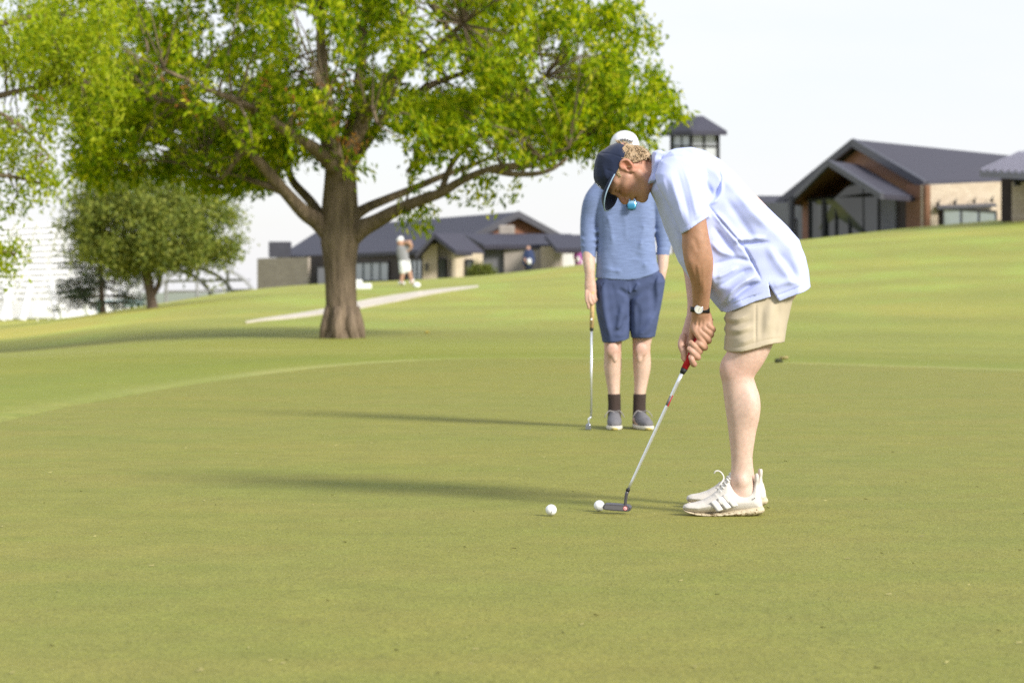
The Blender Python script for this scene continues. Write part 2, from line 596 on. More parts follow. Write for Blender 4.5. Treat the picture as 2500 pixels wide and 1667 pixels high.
# ------------------------------------------------------------ far buildings
M_roof = mat('dark_metal_roof', (0.048, 0.045, 0.060), 0.6, 0.08, 3, spec=0.15)
def seams(m, scale, axis='X'):
    """standing seams as fine bump ridges"""
    t = m.node_tree
    b = t.nodes['Principled BSDF']
    c = t.nodes.new('ShaderNodeTexCoord')
    wv = t.nodes.new('ShaderNodeTexWave')
    wv.bands_direction = axis
    wv.inputs['Scale'].default_value = scale
    t.links.new(c.outputs['Object'], wv.inputs['Vector'])
    bp = t.nodes.new('ShaderNodeBump')
    bp.inputs['Strength'].default_value = 0.6
    bp.inputs['Distance'].default_value = 0.05
    t.links.new(wv.outputs['Fac'], bp.inputs['Height'])
    t.links.new(bp.outputs['Normal'], b.inputs['Normal'])
M_fascia = mat('dark_fascia', (0.06, 0.06, 0.075), 0.5, 0.08, 2)
M_brown = mat('brown_wood', (0.19, 0.092, 0.050), 0.7, 0.18, 1.5, stretch=(1, 1, 6))
M_terra = mat('terracotta_wall', (0.22, 0.10, 0.062), 0.8, 0.12, 2)
M_dark_wall = mat('dark_brown_wall', (0.040, 0.028, 0.026), 0.7, 0.15, 2)
M_grey = mat('grey_cladding', (0.15, 0.15, 0.165), 0.7, 0.08, 1.2)
M_taupe = mat('taupe_wall', (0.30, 0.265, 0.235), 0.8, 0.08, 1.5)
def brick_mat(name, a, b_, mortar, scale):
    m = mat(name, a, 0.85, 0.1, 2)
    t = m.node_tree
    b = t.nodes['Principled BSDF']
    c = t.nodes.new('ShaderNodeTexCoord')
    mp = t.nodes.new('ShaderNodeMapping')
    mp.inputs['Rotation'].default_value = (math.radians(90), 0, 0)
    t.links.new(c.outputs['Object'], mp.inputs['Vector'])
    br = t.nodes.new('ShaderNodeTexBrick')
    br.inputs['Scale'].default_value = scale
    br.inputs['Color1'].default_value = (*a, 1)
    br.inputs['Color2'].default_value = (*b_, 1)
    br.inputs['Mortar'].default_value = (*mortar, 1)
    br.inputs['Mortar Size'].default_value = 0.015
    t.links.new(mp.outputs['Vector'], br.inputs['Vector'])
    t.links.new(br.outputs['Color'], b.inputs['Base Color'])
    return m
M_cream = brick_mat('cream_stone', (0.46, 0.38, 0.28), (0.54, 0.46, 0.35), (0.42, 0.36, 0.28), 1.6)
M_tan = brick_mat('tan_stone', (0.42, 0.34, 0.26), (0.50, 0.42, 0.33), (0.33, 0.27, 0.21), 1.2)
M_buff = brick_mat('buff_stone', (0.30, 0.255, 0.21), (0.37, 0.32, 0.265), (0.28, 0.24, 0.2), 1.4)
M_glass = mat('dark_glass', (0.048, 0.054, 0.056), 0.05, 0.5, .22, spec=0.8)
M_blind = mat('blinds_behind_glass', (0.19, 0.22, 0.245), 0.12, 0.06, 1.2, spec=0.8, stretch=(1, 1, 3))
M_mullion = mat('dark_mullion', (0.022, 0.022, 0.026), 0.5, 0.05, 4)
M_white = mat('white_paint', (0.78, 0.78, 0.78), 0.6, 0.03, 1)
M_lamp = mat('black_lamp_metal', (0.02, 0.02, 0.02), 0.4, 0.05, 5)

TOWARD = np.array((0.0, -1.0, 0.0))


def wall(name, m, parent, u0, u1, vt0, vt1, d0, d1=None, bottom=None, thick=0.25, vb=None):
    """upright wall whose face runs from (u0, d0) to (u1, d1); tops seen at vt0 and vt1; reaches below the ground unless vb is given"""
    d1 = d0 if d1 is None else d1
    a, b_ = P(u0, vt0, d0), P(u1, vt1, d1)
    if vb is None:
        za = ground_z(a[0], a[1]) - 0.6
        zb = ground_z(b_[0], b_[1]) - 0.6
        za = zb = min(za, zb, bottom if bottom is not None else 1e9)
    else:
        za, zb = P(u0, vb, d0)[2], P(u1, vb, d1)[2]
    n = np.array((-(b_[1] - a[1]), b_[0] - a[0], 0.0))
    n = n / np.linalg.norm(n) * thick
    pts = [(a[0], a[1], za), (b_[0], b_[1], zb), tuple(b_), tuple(a)]
    return MB().slab(pts, n).build(name, m, parent)


def roof(name, m, parent, pts, t=(0, 0, -0.28)):
    return MB().slab([P(*p) for p in pts], np.array(t)).build(name, m, parent)


def window(parent, u0, u1, vt, vb, d0, d1, panes, gm, name='window', off=0.10, fr=0.09):
    """framed window standing just proud of its wall"""
    a, b_ = P(u0, vt, d0), P(u1, vt, d1)
    zb = P(u0, vb, d0)[2]
    e = b_ - a
    e[2] = 0
    ln = np.linalg.norm(e)
    e = e / ln
    n = np.array((e[1], -e[0], 0))
    zt = min(a[2], b_[2])
    ax = np.array((e, n, (0, 0, 1.0)))
    c = (np.array((a[0], a[1], 0)) + np.array((b_[0], b_[1], 0))) / 2 + n * off + np.array((0, 0, (zt + zb) / 2))
    f = MB()
    h = zt - zb
    f.box(c + np.array((0, 0, h / 2)), (ln, .12, fr), ax=ax)
    f.box(c - np.array((0, 0, h / 2)), (ln, .12, fr), ax=ax)
    for k in range(panes + 1):
        f.box(c + e * (-ln / 2 + ln * k / panes), (fr, .115, h - fr * 1.02), ax=ax)
    fo = f.build(name, M_mullion, parent)
    g = MB()
    g.box(c - n * 0.02, (ln - fr * .5, .03, h - fr * .5), ax=ax)
    g.build('glass', gm, fo)
    return fo


# ---- left clubhouse
cl = empty('clubhouse', P(1090, 690, 166) * (1, 1, 0) + np.array((0, 0, 1.0)),
           'low clubhouse with dark metal gable roofs and cream stone porch behind the big tree', 'clubhouse')
m_roof2 = mat('dark_metal_roof_seamed', (0.048, 0.046, 0.064), 0.6, 0.06, 1.5, spec=0.15)
seams(m_roof2, 1.6)
A_, B_, Fp, Ep = (1264, 517, 168), (790, 555, 215), (1088, 608, 166), (676, 628, 205)
roof('roof', m_roof2, cl, [A_, B_, Ep, Fp])
gb = P(1088, 608, 166)
ap = P(*A_)
back = 2 * np.array((ap[0], ap[1], 0)) - np.array((gb[0], gb[1], 0))
back[2] = gb[2]
ridge_v = P(*B_) - ap
MB().slab([ap + (0, 0, -.02), back, back + ridge_v, ap + ridge_v + (0, 0, -.02)], (0, 0, -.28)).build('roof', m_roof2, cl)
inn = (ridge_v / np.linalg.norm(ridge_v)) * 0.6
MB().slab([gb + inn + (0, 0, -.3), back + inn + (0, 0, -.3), ap + inn + (0, 0, -.3)], inn * .4).build('gable_wall', M_terra, cl)
for p, q in ((gb, ap), (ap, back)):
    MB().slab([p + (0, 0, .06), q + (0, 0, .06), q + (0, 0, -.42), p + (0, 0, -.42)], -inn * .35).build('barge_board', M_fascia, cl)
wall('wall', M_dark_wall, cl, 745, 1092, 624, 612, 196, 167.5)
wall('wall', M_buff, cl, 628, 752, 631, 628, 196, 192)
window(cl, 776, 868, 650, 700, 193, 185, 4, M_glass, 'entrance_glazing')
window(cl, 870, 952, 640, 686, 184.5, 178, 4, M_blind)
window(cl, 998, 1033, 634, 686, 173, 169.5, 3, M_blind)
rb = MB()
rb.box((P(681, 609, 200) + (0, 1, 0)), ((1.75), 1.6, 1.3))
rb.build('roof_unit', M_fascia, cl)
# porch
pk, pr_l, pr_r, pb_, pb_r = (1059, 570, 154), (1014, 620, 154), (1112, 612, 153), (1128, 569, 160), (1183, 615, 159)
roof('porch_roof', m_roof2, cl, [pk, pb_, pb_r, pr_r])
roof('porch_roof', m_roof2, cl, [pk, pr_l, (1085, 618, 161), pb_])
MB().slab([P(1059, 574, 153.9), P(1112, 616, 152.9), P(1112, 622, 152.9), P(1059, 581, 153.9)], (0, .25, 0)).build('barge_board', M_fascia, cl)
MB().slab([P(1059, 574, 153.9), P(1014, 622, 153.9), P(1014, 628, 153.9), P(1059, 581, 153.9)], (0, .25, 0)).build('barge_board', M_fascia, cl)
wall('porch_wall', M_cream, cl, 1032, 1068, 600, 596, 155)
wall('porch_wall', M_taupe, cl, 1066, 1097, 590, 597, 155.4)
wall('porch_wall', M_buff, cl, 1094, 1113, 600, 612, 154.6)
wall('porch_wall', M_cream, cl, 1112, 1179, 619, 619, 154, 158)
window(cl, 1069, 1088, 634, 688, 155.3, 155.3, 1, M_glass, 'door')
window(cl, 1134, 1151, 634, 688, 155.2, 156.2, 1, M_glass, 'door')
for u, v, d in ((1042, 652, 154.7), (1103, 648, 154.4)):
    MB().box(P(u, v, d - .1), (.22, .22, .5)).build('wall_lamp', M_lamp, cl, bevel=.03)
# long low wing to the right
roof('wing_roof', m_roof2, cl, [(1128, 570, 165), (1395, 571, 166), (1420, 597, 161), (1182, 598, 160)])
roof('wing_roof', m_roof2, cl, [(1330, 573, 160), (1440, 573, 160), (1440, 606, 154), (1358, 606, 154)])
wall('wing_wall', M_grey, cl, 1176, 1233, 596, 597, 161)
wall('wing_wall', M_taupe, cl, 1231, 1322, 598, 598, 160.6)
wall('wing_wall', M_cream, cl, 1320, 1352, 602, 602, 160.2)
wall('wing_wall', M_buff, cl, 1350, 1374, 604, 606, 160.2, 164)
wall('wing_wall', M_white, cl, 1374, 1440, 619, 619, 164.5)  # white sheet stands in for the bright see-through gap under the canopy
MB().box(P(1237, 566, 166), (1.1, .9, .9)).build('roof_vent', M_taupe, cl, bevel=.1)

# ---- right clubhouse
cr_ = empty('clubhouse', P(2100, 580, 138) * (1, 1, 0) + np.array((0, 0, 3.0)),
            'large clubhouse with brown gable end and tall glass front atop the slope', 'clubhouse')
apx, lf, rt, rend, eend = P(2088, 341, 140), P(1895, 498, 150), P(2264, 444, 128), P(2475, 381, 157), P(2450, 441, 142)
MB().slab([apx, rend, eend, rt], (0, 0, -.30)).build('roof', M_roof, cr_)
MB().slab([apx + (0, 0, -.01), lf, lf + (rend - apx), rend + (0, 0, -.01)], (0, 0, -.30)).build('roof', M_roof, cr_)
outn = np.array((-.97, -.24, 0))
for p, q in ((apx, rt), (apx, lf)):
    MB().slab([p + (0, 0, .05), q + (0, 0, .05), q + (0, 0, -.42), p + (0, 0, -.42)], outn * .22).build('barge_board', M_fascia, cr_)
inw = -outn * 0.35
rt_full, rt = rt, rt + (lf - rt) * .02
MB().slab([rt + inw + (0, 0, -.45), apx + inw + (0, 0, -.45), lf + inw + (0, 0, -.45), lf + inw + (0, 0, -4.5), rt + inw + (0, 0, -7)], inw * .3).build('gable_wall', M_brown, cr_)
rt = rt_full
teeth = [rt + (0, -.25, -.05)]
for i in range(27):                                                        # ribbed eave edge
    p = rt + (eend - rt) * (i / 26)
    q = rt + (eend - rt) * ((i + .5) / 26)
    teeth += [p + (0, -.25, -.30), q + (0, -.25, -.20)] if i < 26 else [p + (0, -.25, -.30)]
teeth.append(eend + (0, -.25, -.05))
MB().slab(teeth, (0, .2, 0)).build('eave_trim', M_fascia, cr_)
# projecting porch roof over the glass
pp, prr, pbk, pbr = P(2029, 393, 133), P(2158, 474, 126), P(2098, 402, 139), P(2233, 481, 127.8)
MB().slab([pp, pbk, pbr, prr], (0, 0, -.25)).build('porch_roof', M_roof, cr_)
pl = P(1930, 492, 141)
MB().slab([pp + (0, 0, -.01), pl, pl + (pbk - pp), pbk + (0, 0, -.01)], (0, 0, -.22)).build('porch_roof', M_brown, cr_)
MB().slab([pp + (0, 0, .05), prr + (0, 0, .05), prr + (0, 0, -.28), pp + (0, 0, -.28)], outn * .2).build('barge_board', M_fascia, cr_)
MB().slab([pp + (0, 0, .05), pl + (0, 0, .05), pl + (0, 0, -.28), pp + (0, 0, -.28)], outn * .2).build('barge_board', M_fascia, cr_)
# glazing under the porch
d_g0, d_g1 = 139.5, 134.5
gl = MB().slab([P(1975, 486, d_g0), P(2036, 486, 137.4), P(2085, 441, 136.1), P(2150, 478, d_g1), P(2150, 600, d_g1), P(1975, 600, d_g0)], (0.05, .05, 0)).build('glass_front', M_glass, cr_)
mu = MB()
def dg(u): return d_g0 + (d_g1 - d_g0) * (u - 1975) / 175
for u, vt in ((1976, 486), (2013, 486), (2041, 480), (2074, 450), (2109, 455), (2145, 474)):
    a, b_ = P(u, vt, dg(u) - .12), P(u, 600, dg(u) - .12)
    mu.tube([a, b_], .07 if u != 2013 else .17, 4)
mu.tube([P(1975, 487, d_g0 - .16), P(2150, 474, d_g1 - .16)], .10, 4)
mu.build('mullions', M_mullion, gl)
wall('side_wall', M_grey, cr_, 1835, 1962, 496, 494, 150.5, 142.6)
MB().slab([P(1828, 500, 151), P(1930, 494, 147), P(1935, 478, 153), P(1850, 478, 157)], (0, 0, -.22)).build('wing_roof', M_roof, cr_)
wall('side_wall', M_terra, cr_, 1959, 1977, 490, 490, 141.8, 140.2)
window(cr_, 1908, 1948, 535, 590, 146.8, 143.6, 2, M_blind)
MB().tube([P(1933, 480, 139.8), P(1933, 620, 139.8)], .18, 6).build('porch_post', M_fascia, cr_)
wall('bay_wall', M_grey, cr_, 2149, 2186, 475, 478, 133.9, 131.2)
wall('bay_wall', M_dark_wall, cr_, 2184, 2214, 478, 480, 131.6, 130.2)
wall('bay_wall', M_brown, cr_, 2212, 2261, 452, 452, 129.3, 126.9)
wall('stone_wall', M_tan, cr_, 2259, 2478, 452, 442, 127.2, 138, bottom=1.5)
window(cr_, 2297, 2427, 508, 562, 128.6, 134.9, 3, M_blind, fr=.14)
aw = MB()
a, b_ = P(2284, 507, 128.1), P(2428, 501, 135.0)
aw.slab([a, b_, b_ + (.0, -.7, -.12), a + (.0, -.7, -.12)], (0, 0, .12))
aw.build('awning', M_fascia, cr_)
for u, v, d in ((2292, 496, 128.0), (2333, 493, 130), (2380, 490, 132.3), (2423, 487, 134.4)):
    l = MB()
    c = P(u, v, d - .3)
    l.tube([c + (.1, .25, .15), c + (.05, -.05, .18), c + (-.05, -.15, .05)], .03, 6)
    l.tube([c + (-.04, -.13, .06), c + (-.1, -.25, -.08)], [.04, .11], 8)
    l.build('gooseneck_lamp', M_lamp, cr_)
# far right wing with its pale ribbed eave
m_pale = mat('pale_metal_roof', (0.17, 0.165, 0.21), 0.45, 0.06, 1.5)
seams(m_pale, 1.2)
roof('wing_roof', m_pale, cr_, [(2392, 418, 112), (2560, 340, 124), (2760, 372, 122), (2640, 430, 108)])
wr = MB()
for i in range(15):
    t = i / 14
    p = P(2394 + 240 * t, 419 + 11 * t, 112 - 4 * t)
    q = p + (P(2560, 340, 124) - P(2392, 418, 112)) * .55
    wr.tube([p + (0, -.02, .06), q + (0, 0, .06)], .07, 5)
wr.build('roof_ribs', m_pale, cr_)
wall('wing_wall', M_dark_wall, cr_, 2444, 2660, 424, 424, 116, 113)
wall('wing_wall', M_tan, cr_, 2470, 2660, 445, 447, 115.2, 112.2)
MB().tube([P(2506, 430, 112), P(2486, 430, 112), P(2483, 440, 112), P(2484, 454, 112)], [.1, .1, .13, .2], 8).build('wall_lamp', M_lamp, cr_)

# ---- tower
tw = empty('tower', P(1695, 500, 170) * (1, 1, 0) + np.array((0, 0, 3.5)), 'square lookout tower with hipped dark roof and tall glazed sides behind the golfers', 'tower')
dT = 170
c0, c1, c2 = P(1636, 322, 172), P(1688, 322, 168), P(1754, 320, 171)
MB().slab([P(1665, 284, 171), P(1716, 283, 171.5), P(1775, 320, 170), P(1690, 320, 166)], (0, 0, -.3)).build('roof', m_roof2, tw)
MB().slab([P(1665, 284, 171), P(1690, 320, 166), P(1612, 323, 172)], (0, 0, -.3)).build('roof', M_roof, tw)
MB().slab([P(1716, 283, 171.5), P(1775, 320, 170), P(1720, 322, 178), P(1612, 323, 174), P(1665, 284, 171.2)], (0, 0, -.28)).build('roof', M_roof, tw)
g1 = MB().slab([P(1640, 324, 171.5), P(1687, 324, 168), P(1687, 540, 168), P(1640, 540, 171.5)], (.05, .08, 0)).build('glazing', mat('pale_glazing', (0.33, 0.37, 0.40), 0.1, 0.04, 1, spec=0.8), tw)
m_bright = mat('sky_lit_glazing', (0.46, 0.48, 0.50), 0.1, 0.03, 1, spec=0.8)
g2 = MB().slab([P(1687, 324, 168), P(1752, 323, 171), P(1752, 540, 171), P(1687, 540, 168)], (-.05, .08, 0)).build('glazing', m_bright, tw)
wall('base_wall', M_tan, tw, 1640, 1687, 538, 538, 171.25, 167.75)
wall('base_wall', M_tan, tw, 1687, 1753, 538, 538, 167.75, 170.75)
mu = MB()
for u, d in ((1640, 171.4), (1664, 169.7), (1687, 167.9), (1720, 169.4), (1753, 170.9)):
    mu.tube([P(u, 322, d - .05), P(u, 540, d - .05)], .13 if u in (1640, 1687, 1753) else .06, 4)
for v in (357, 395, 440):
    mu.tube([P(1640, v, 171.3), P(1687, v, 167.8), P(1753, v, 170.8)], .06, 4)
mu.build('mullions', M_mullion, tw)

# ---- white arena far on the left: ribbed facade on leaning legs
ar = empty('arena', P(80, 775, 300) * (1, 1, 0) + np.array((0, 0, -3)), 'large white slatted arena facade on leaning white legs at the far left', 'arena')
dA = 300
M_rib0 = mat('pale_louvre_edge', (0.68, 0.68, 0.70), 0.7, 0.02, 1)
M_arena = mat('white_louvres', (0.60, 0.60, 0.64), 0.7, 0.02, .2)
body_ = MB().slab([P(-260, 560, 290), P(330, 532, 310), P(330, 774, 310), P(-260, 778, 290)], (0, 6, 0)).build('facade', M_arena, ar)
sl = MB()
for k in range(13):
    v0, v1 = 566 + k * 13.5, 538 + k * 15
    a, b_ = P(-260, v0, 289.5), P(330, v1, 309.5)
    sl.slab([a, b_, b_ + (0, -.14, -.12), a + (0, -.14, -.12)], (0, 0, -.06))
sl.build('louvres', M_rib0, ar)
tr = MB()
for k in range(11):
    u = -240 + k * 55
    for du in (28, -28):
        tr.tube([P(u, 556 - (u + 240) * .04, 289), P(u + du, 650, 291), P(u, 740, 291)], .16, 4)
tr.build('lattice', M_rib0, ar)
for k, (ut, ub) in enumerate(((32, 4), (75, 54), (10, 22), (122, 142), (210, 226), (262, 275), (300, 287), (-60, -85))):
    MB().tube([P(ut, 690, 287), P(ub, 783, 285)], [.38, .45], 8).build('leg', M_rib0, ar)

# ---- arched net dome right of the small tree
dm = empty('dome', P(500, 745, 270) * (1, 1, 0) + np.array((0, 0, -2)), 'pale arched net dome behind the small tree', 'dome')
M_rib = mat('pale_rib', (0.33, 0.33, 0.35), 0.6, 0.03, 1)
rb = MB()
for (uc, r, hh) in ((500, 128, 100), (455, 120, 96), (410, 110, 90)):
    pts = [P(uc + r * math.cos(a), 748 - hh * math.sin(a), 262 + (500 - uc) * .1) for a in np.linspace(0, math.pi, 24)]
    rb.tube(pts, .22, 5)
for u in (406, 482, 556):
    rb.tube([P(u, 752, 266), P(u, 650, 266)], .18, 5)
for v in (683, 708):
    rb.tube([P(400, v + 4, 266), P(612, v, 266)], .14, 4)
rb.build('ribs', M_rib, dm)
sk = [[P(500 + 126 * math.cos(a), 750 - 98 * math.sin(a), dd) for a in np.linspace(0, math.pi, 20)] for dd in (264, 285)]
MB().grid(sk).build('membrane', mat('white_membrane', (0.80, 0.80, 0.82), 0.8, 0.01, .3), dm, smooth=True)
wl = MB().box(P(560, 737, 255), (7, .2, .5))
wl.build('base_rail', M_grey, dm)

# ---- picnic shelter and white sign by the small trees
sh = empty('shelter', P(310, 760, 150) * (1, 1, 0) + np.array((0, 0, -1)), 'low pale green roofed shelter behind the dark pine', 'shelter')
M_mint = mat('mint_roof', (0.26, 0.36, 0.33), 0.6, 0.05, 1)
MB().slab([P(232, 733, 150), P(352, 731, 150), P(346, 741, 147), P(240, 743, 147)], (0, 0, -.15)).build('roof', M_mint, sh)
for u in (243, 283, 322, 340):
    MB().tube([P(u, 740, 148.5), P(u, 790, 148.5)], .16, 6).build('post', M_mint, sh)
for i, (u, lab) in enumerate(((152, 'short slanted white post beside the white board'), (218, 'slanted white post between the board and the pine trunk'), (266, 'slanted white post just past the pine trunk'), (296, 'slanted white post under the shelter roof'))):
    p = MB().tube([P(u - 8, 742, 140), P(u + 4, 776, 140)], .28, 7).build('post', M_white, None, loc=P(u, 776, 140))
    p.name = 'slanted_post'
    tag(p, lab, 'post', 'slanted white posts at the far left')
c = P(105, 762, 130)
sg = MB().box(c, (.85, .16, .54))
sg.box(c + (-.3, .02, -.5), (.06, .06, .8)).box(c + (.3, .02, -.5), (.06, .06, .8))
o = sg.build('white_board', M_white, None, loc=c, bevel=.01)
tag(o, 'blank white board standing on short legs at the far left', 'board')
# ------------------------------------------------------------ trees
def bark_mat(name, a):
    m = mat(name, a, 0.95, 0.35, 3.5, spec=0.1, stretch=(3, 3, .55), detail=6, bump=0.9, bscale=7, bdist=0.06)
    return m
M_bark = bark_mat('grey_brown_bark', (0.185, 0.140, 0.100))
M_bark2 = bark_mat('brown_bark', (0.12, 0.09, 0.068))
M_leaf = mat('spring_leaf', (1, 1, 1), 0.6, 0.10, 3, spec=0.10, attr=True, trans=(0.5, (2.1, 2.0, 0.40)))
M_leaf2 = mat('far_leaf', (1, 1, 1), 0.6, 0.1, 2, spec=0.2, attr=True, trans=(0.35, (1.5, 1.5, 0.6)))


def leaf_mesh(name, cen, L, W, rg, m, parent, pal, droop=0.5, dirs=None):
    """cen (n,3) leaf bases; each leaf is two quads folded along its midrib"""
    n = len(cen)
    d = rg.normal(size=(n, 3)) if dirs is None else dirs + rg.normal(size=(n, 3)) * 0.45
    d[:, 2] -= droop
    d /= np.linalg.norm(d, axis=1)[:, None]
    s = np.cross(d, rg.normal(size=(n, 3)))
    s /= np.linalg.norm(s, axis=1)[:, None] + 1e-9
    nn = np.cross(d, s)
    l = (L * rg.uniform(.7, 1.25, n))[:, None]
    w_ = (W * rg.uniform(.75, 1.2, n))[:, None]
    v = np.stack([cen, cen + d * l * .45 + s * w_ * .5 + nn * w_ * .12, cen + d * l, cen + d * l * .45 - s * w_ * .5 + nn * w_ * .12], 1).reshape(-1, 3)
    i = np.arange(n) * 4
    f = np.stack([i, i + 1, i + 2, i + 3], 1)
    k = rg.integers(0, len(pal), n)
    c = np.array(pal)[k] * rg.uniform(.8, 1.2, (n, 1))
    return mesh_obj(name, v, f, m, parent, col=np.repeat(c, 4, 0))


def limb(rows, d):
    """rows u v w r(px at depth d)"""
    a = catmull(np.array(rows, float), 6)
    return [P(r[0], r[1], d + r[2]) for r in a], [max(r[3], .8) * d / F for r in a]


def fbm(p, s, seed):
    q = p * s + seed
    return np.array([mnoise.fractal((x, y, z), 1.0, 2.0, 3) for x, y, z in q])


# ---- the big oak
DT = 42.3
base = P(834, 826, DT)
oak = empty('big_tree', (base[0], base[1], ground_z(base[0], base[1])), 'broad spreading tree with bright leaves and thick forked trunk beside the green', 'tree')
LIMBS = [
    [(834, 850, 0, 56), (834, 826, 0, 49), (834, 806, 0, 43), (834, 770, 0, 39), (832, 700, 0, 38), (830, 640, 0, 40), (830, 590, 0, 47), (831, 550, 0, 47), (830, 500, 0, 44), (831, 450, 0, 40), (830, 400, 0, 36)],
    [(832, 440, -.1, 27), (812, 380, -.2, 25), (800, 320, -.3, 22), (788, 230, -.4, 16), (784, 120, -.4, 13), (782, 20, -.3, 10), (778, -140, 0, 6)],
    [(836, 430, .1, 26), (850, 360, .2, 25), (872, 270, .4, 18), (882, 150, .6, 14), (890, 40, .8, 10), (905, -120, 1, 6)],
    [(850, 370, -.1, 20), (880, 310, -.3, 19), (925, 230, -.7, 16), (985, 165, -1.1, 12), (1060, 120, -1.6, 8), (1130, 60, -2, 5)],
    [(815, 575, 0, 30), (775, 540, -.1, 22), (742, 518, -.3, 18.5), (700, 473, -.6, 15), (655, 421, -.9, 13), (620, 380, -1.1, 11.5), (589, 352, -1.3, 10.5), (545, 305, -1.7, 10), (470, 265, -2.1, 7), (380, 240, -2.6, 4)],
    [(818, 570, .3, 18), (785, 530, .5, 15), (757, 490, .8, 12), (716, 444, 1.1, 10), (702, 405, 1.3, 8), (688, 350, 1.5, 6), (650, 300, 1.8, 4)],
    [(690, 470, -.5, 9), (655, 455, -.4, 8), (622, 443, -.3, 7), (565, 425, 0, 5), (500, 405, .3, 3)],
    [(815, 410, -.4, 19), (770, 365, -.9, 16), (725, 338, -1.3, 13), (668, 300, -1.8, 12), (595, 255, -2.4, 9), (500, 215, -3, 6), (400, 170, -3.4, 3.5)],
    [(600, 360, -1.2, 9), (540, 440, -.9, 3)],
    [(655, 425, .8, 8), (504, 416, 1.6, 8), (446, 379, 1.9, 7), (395, 350, 2.1, 5), (300, 330, 2.4, 3)],
    [(845, 585, 0, 30), (880, 560, -.1, 24), (915, 543, -.2, 19), (966, 515, -.5, 15.5), (1030, 488, -.8, 13.5), (1075, 472, -1.1, 12), (1130, 440, -1.4, 9.5), (1200, 412, -1.8, 7.5), (1290, 395, -2.2, 5), (1390, 360, -2.6, 3)],
    [(848, 540, .3, 18), (890, 510, .5, 13), (940, 488, .9, 11), (1005, 462, 1.3, 9.5), (1080, 430, 1.7, 8), (1180, 392, 2.2, 5.5), (1300, 330, 2.7, 3)],
    [(1195, 414, -1.7, 8), (1250, 425, -1.8, 7), (1310, 424, -1.9, 6), (1350, 412, -2, 5), (1385, 386, -2.1, 3.5)],
    [(1195, 412, -1.5, 7), (1280, 408, -1.3, 6), (1350, 390, -1.2, 4), (1420, 350, -1.2, 2.5)],
    [(855, 400, .4, 18), (905, 330, .8, 15), (965, 265, 1.2, 12), (1060, 205, 1.7, 9), (1160, 170, 2.2, 6), (1280, 130, 2.6, 4)],
    [(1075, 470, -.9, 8), (1110, 390, -.8, 7), (1180, 320, -.9, 6), (1240, 250, -1, 5), (1330, 190, -1.2, 3)],
    [(995, 420, -1.2, 6), (1020, 390, -1.3, 5.5), (1050, 360, -1.4, 4)],
    [(885, 300, -1.3, 5), (906, 260, -2.2, 5), (918, 292, -2.6, 4), (924, 305, -2.7, 3)],
    [(835, 395, -1.4, 5), (815, 300, -2.2, 5), (822, 270, -2.5, 4), (800, 245, -2.7, 4)],
]
tb = MB()
limb_pts = []
for i, r in enumerate(LIMBS):
    pts, rad = limb(r, DT)
    if i == 0:
        rad = [x * (1 + .0 * k) for k, x in enumerate(rad)]
    tb.tube(pts, rad, 20 if i == 0 else 9)
    limb_pts += [(p, q) for p, q in zip(pts, rad)][2:]
# root flare and the seam between the two stems
for a in np.linspace(0, 2 * math.pi, 8)[:-1]:
    q = base + np.array((math.cos(a), math.sin(a), 0)) * .30
    q[2] = ground_z(q[0], q[1]) - .05
    tb.tube([base + np.array((math.cos(a) * .22, math.sin(a) * .22, .55)), base + np.array((math.cos(a) * .30, math.sin(a) * .30, .18)), q + np.array((math.cos(a), math.sin(a), 0)) * .06], [.09, .11, .06], 8)
BLOBS = [  # u v ru rv w rw density
    (340, 310, 210, 120, .8, 2.8, 1.7), (500, 180, 300, 190, -.8, 3.6, 1.0), (230, 130, 250, 200, -.5, 3.2, 1.0), (760, 110, 270, 230, -1.4, 3.4, .85),
    (1050, 110, 290, 200, -.9, 3.6, 1.0), (1360, 150, 260, 200, -.6, 3.4, 1.15), (1490, 260, 165, 120, -.4, 2.4, 1.15), (1240, 300, 270, 105, -.6, 3.2, 1.05),
    (990, 290, 160, 120, -1.6, 2.4, .7), (560, 380, 190, 85, .9, 2.6, 1.9), (1430, 345, 150, 45, -.6, 1.6, .9), (1000, -120, 650, 150, 0, 4.5, .8), (450, -90, 500, 150, -.5, 4.2, .8), (850, -350, 620, 200, .5, 4.5, 1.0), (800, -600, 480, 180, .5, 3.6, .9), (1130, -260, 420, 110, 1.5, 4.0, 1.6), (1250, -430, 350, 150, 1.8, 4.0, 1.4),  # final pair: unseen foliage added above the frame to shade the grass
    (300, 405, 130, 45, 1.2, 2.0, 1.4), (690, 330, 180, 90, -1.0, 2.4, .8), (820, 360, 90, 70, -2.2, 1.0, .8), (1570, 240, 90, 90, -.3, 1.4, .8), (1620, 240, 50, 80, -.2, 1.0, .35),
    (925, 610, 26, 42, -.6, .4, .8), (985, 490, 70, 40, -.4, 1.0, .7), (1035, 525, 35, 22, -.6, .5, .6), (1230, 475, 30, 26, -1.6, .5, .5), (1130, 450, 90, 40, -.8, 1.2, .7), (915, 535, 35, 35, .2, .6, .6),
    (1330, 420, 80, 22, -2, .6, .25), (700, 440, 60, 30, .8, .8, .25), (775, 470, 30, 40, .5, .6, .2), (640, 440, 60, 25, .3, .8, .4), (1240, 210, 250, 150, 1.8, 2.5, .6), (880, 440, 50, 50, .6, .8, .5)]
rg = np.random.default_rng(4)
cl_c, cl_n = [], []
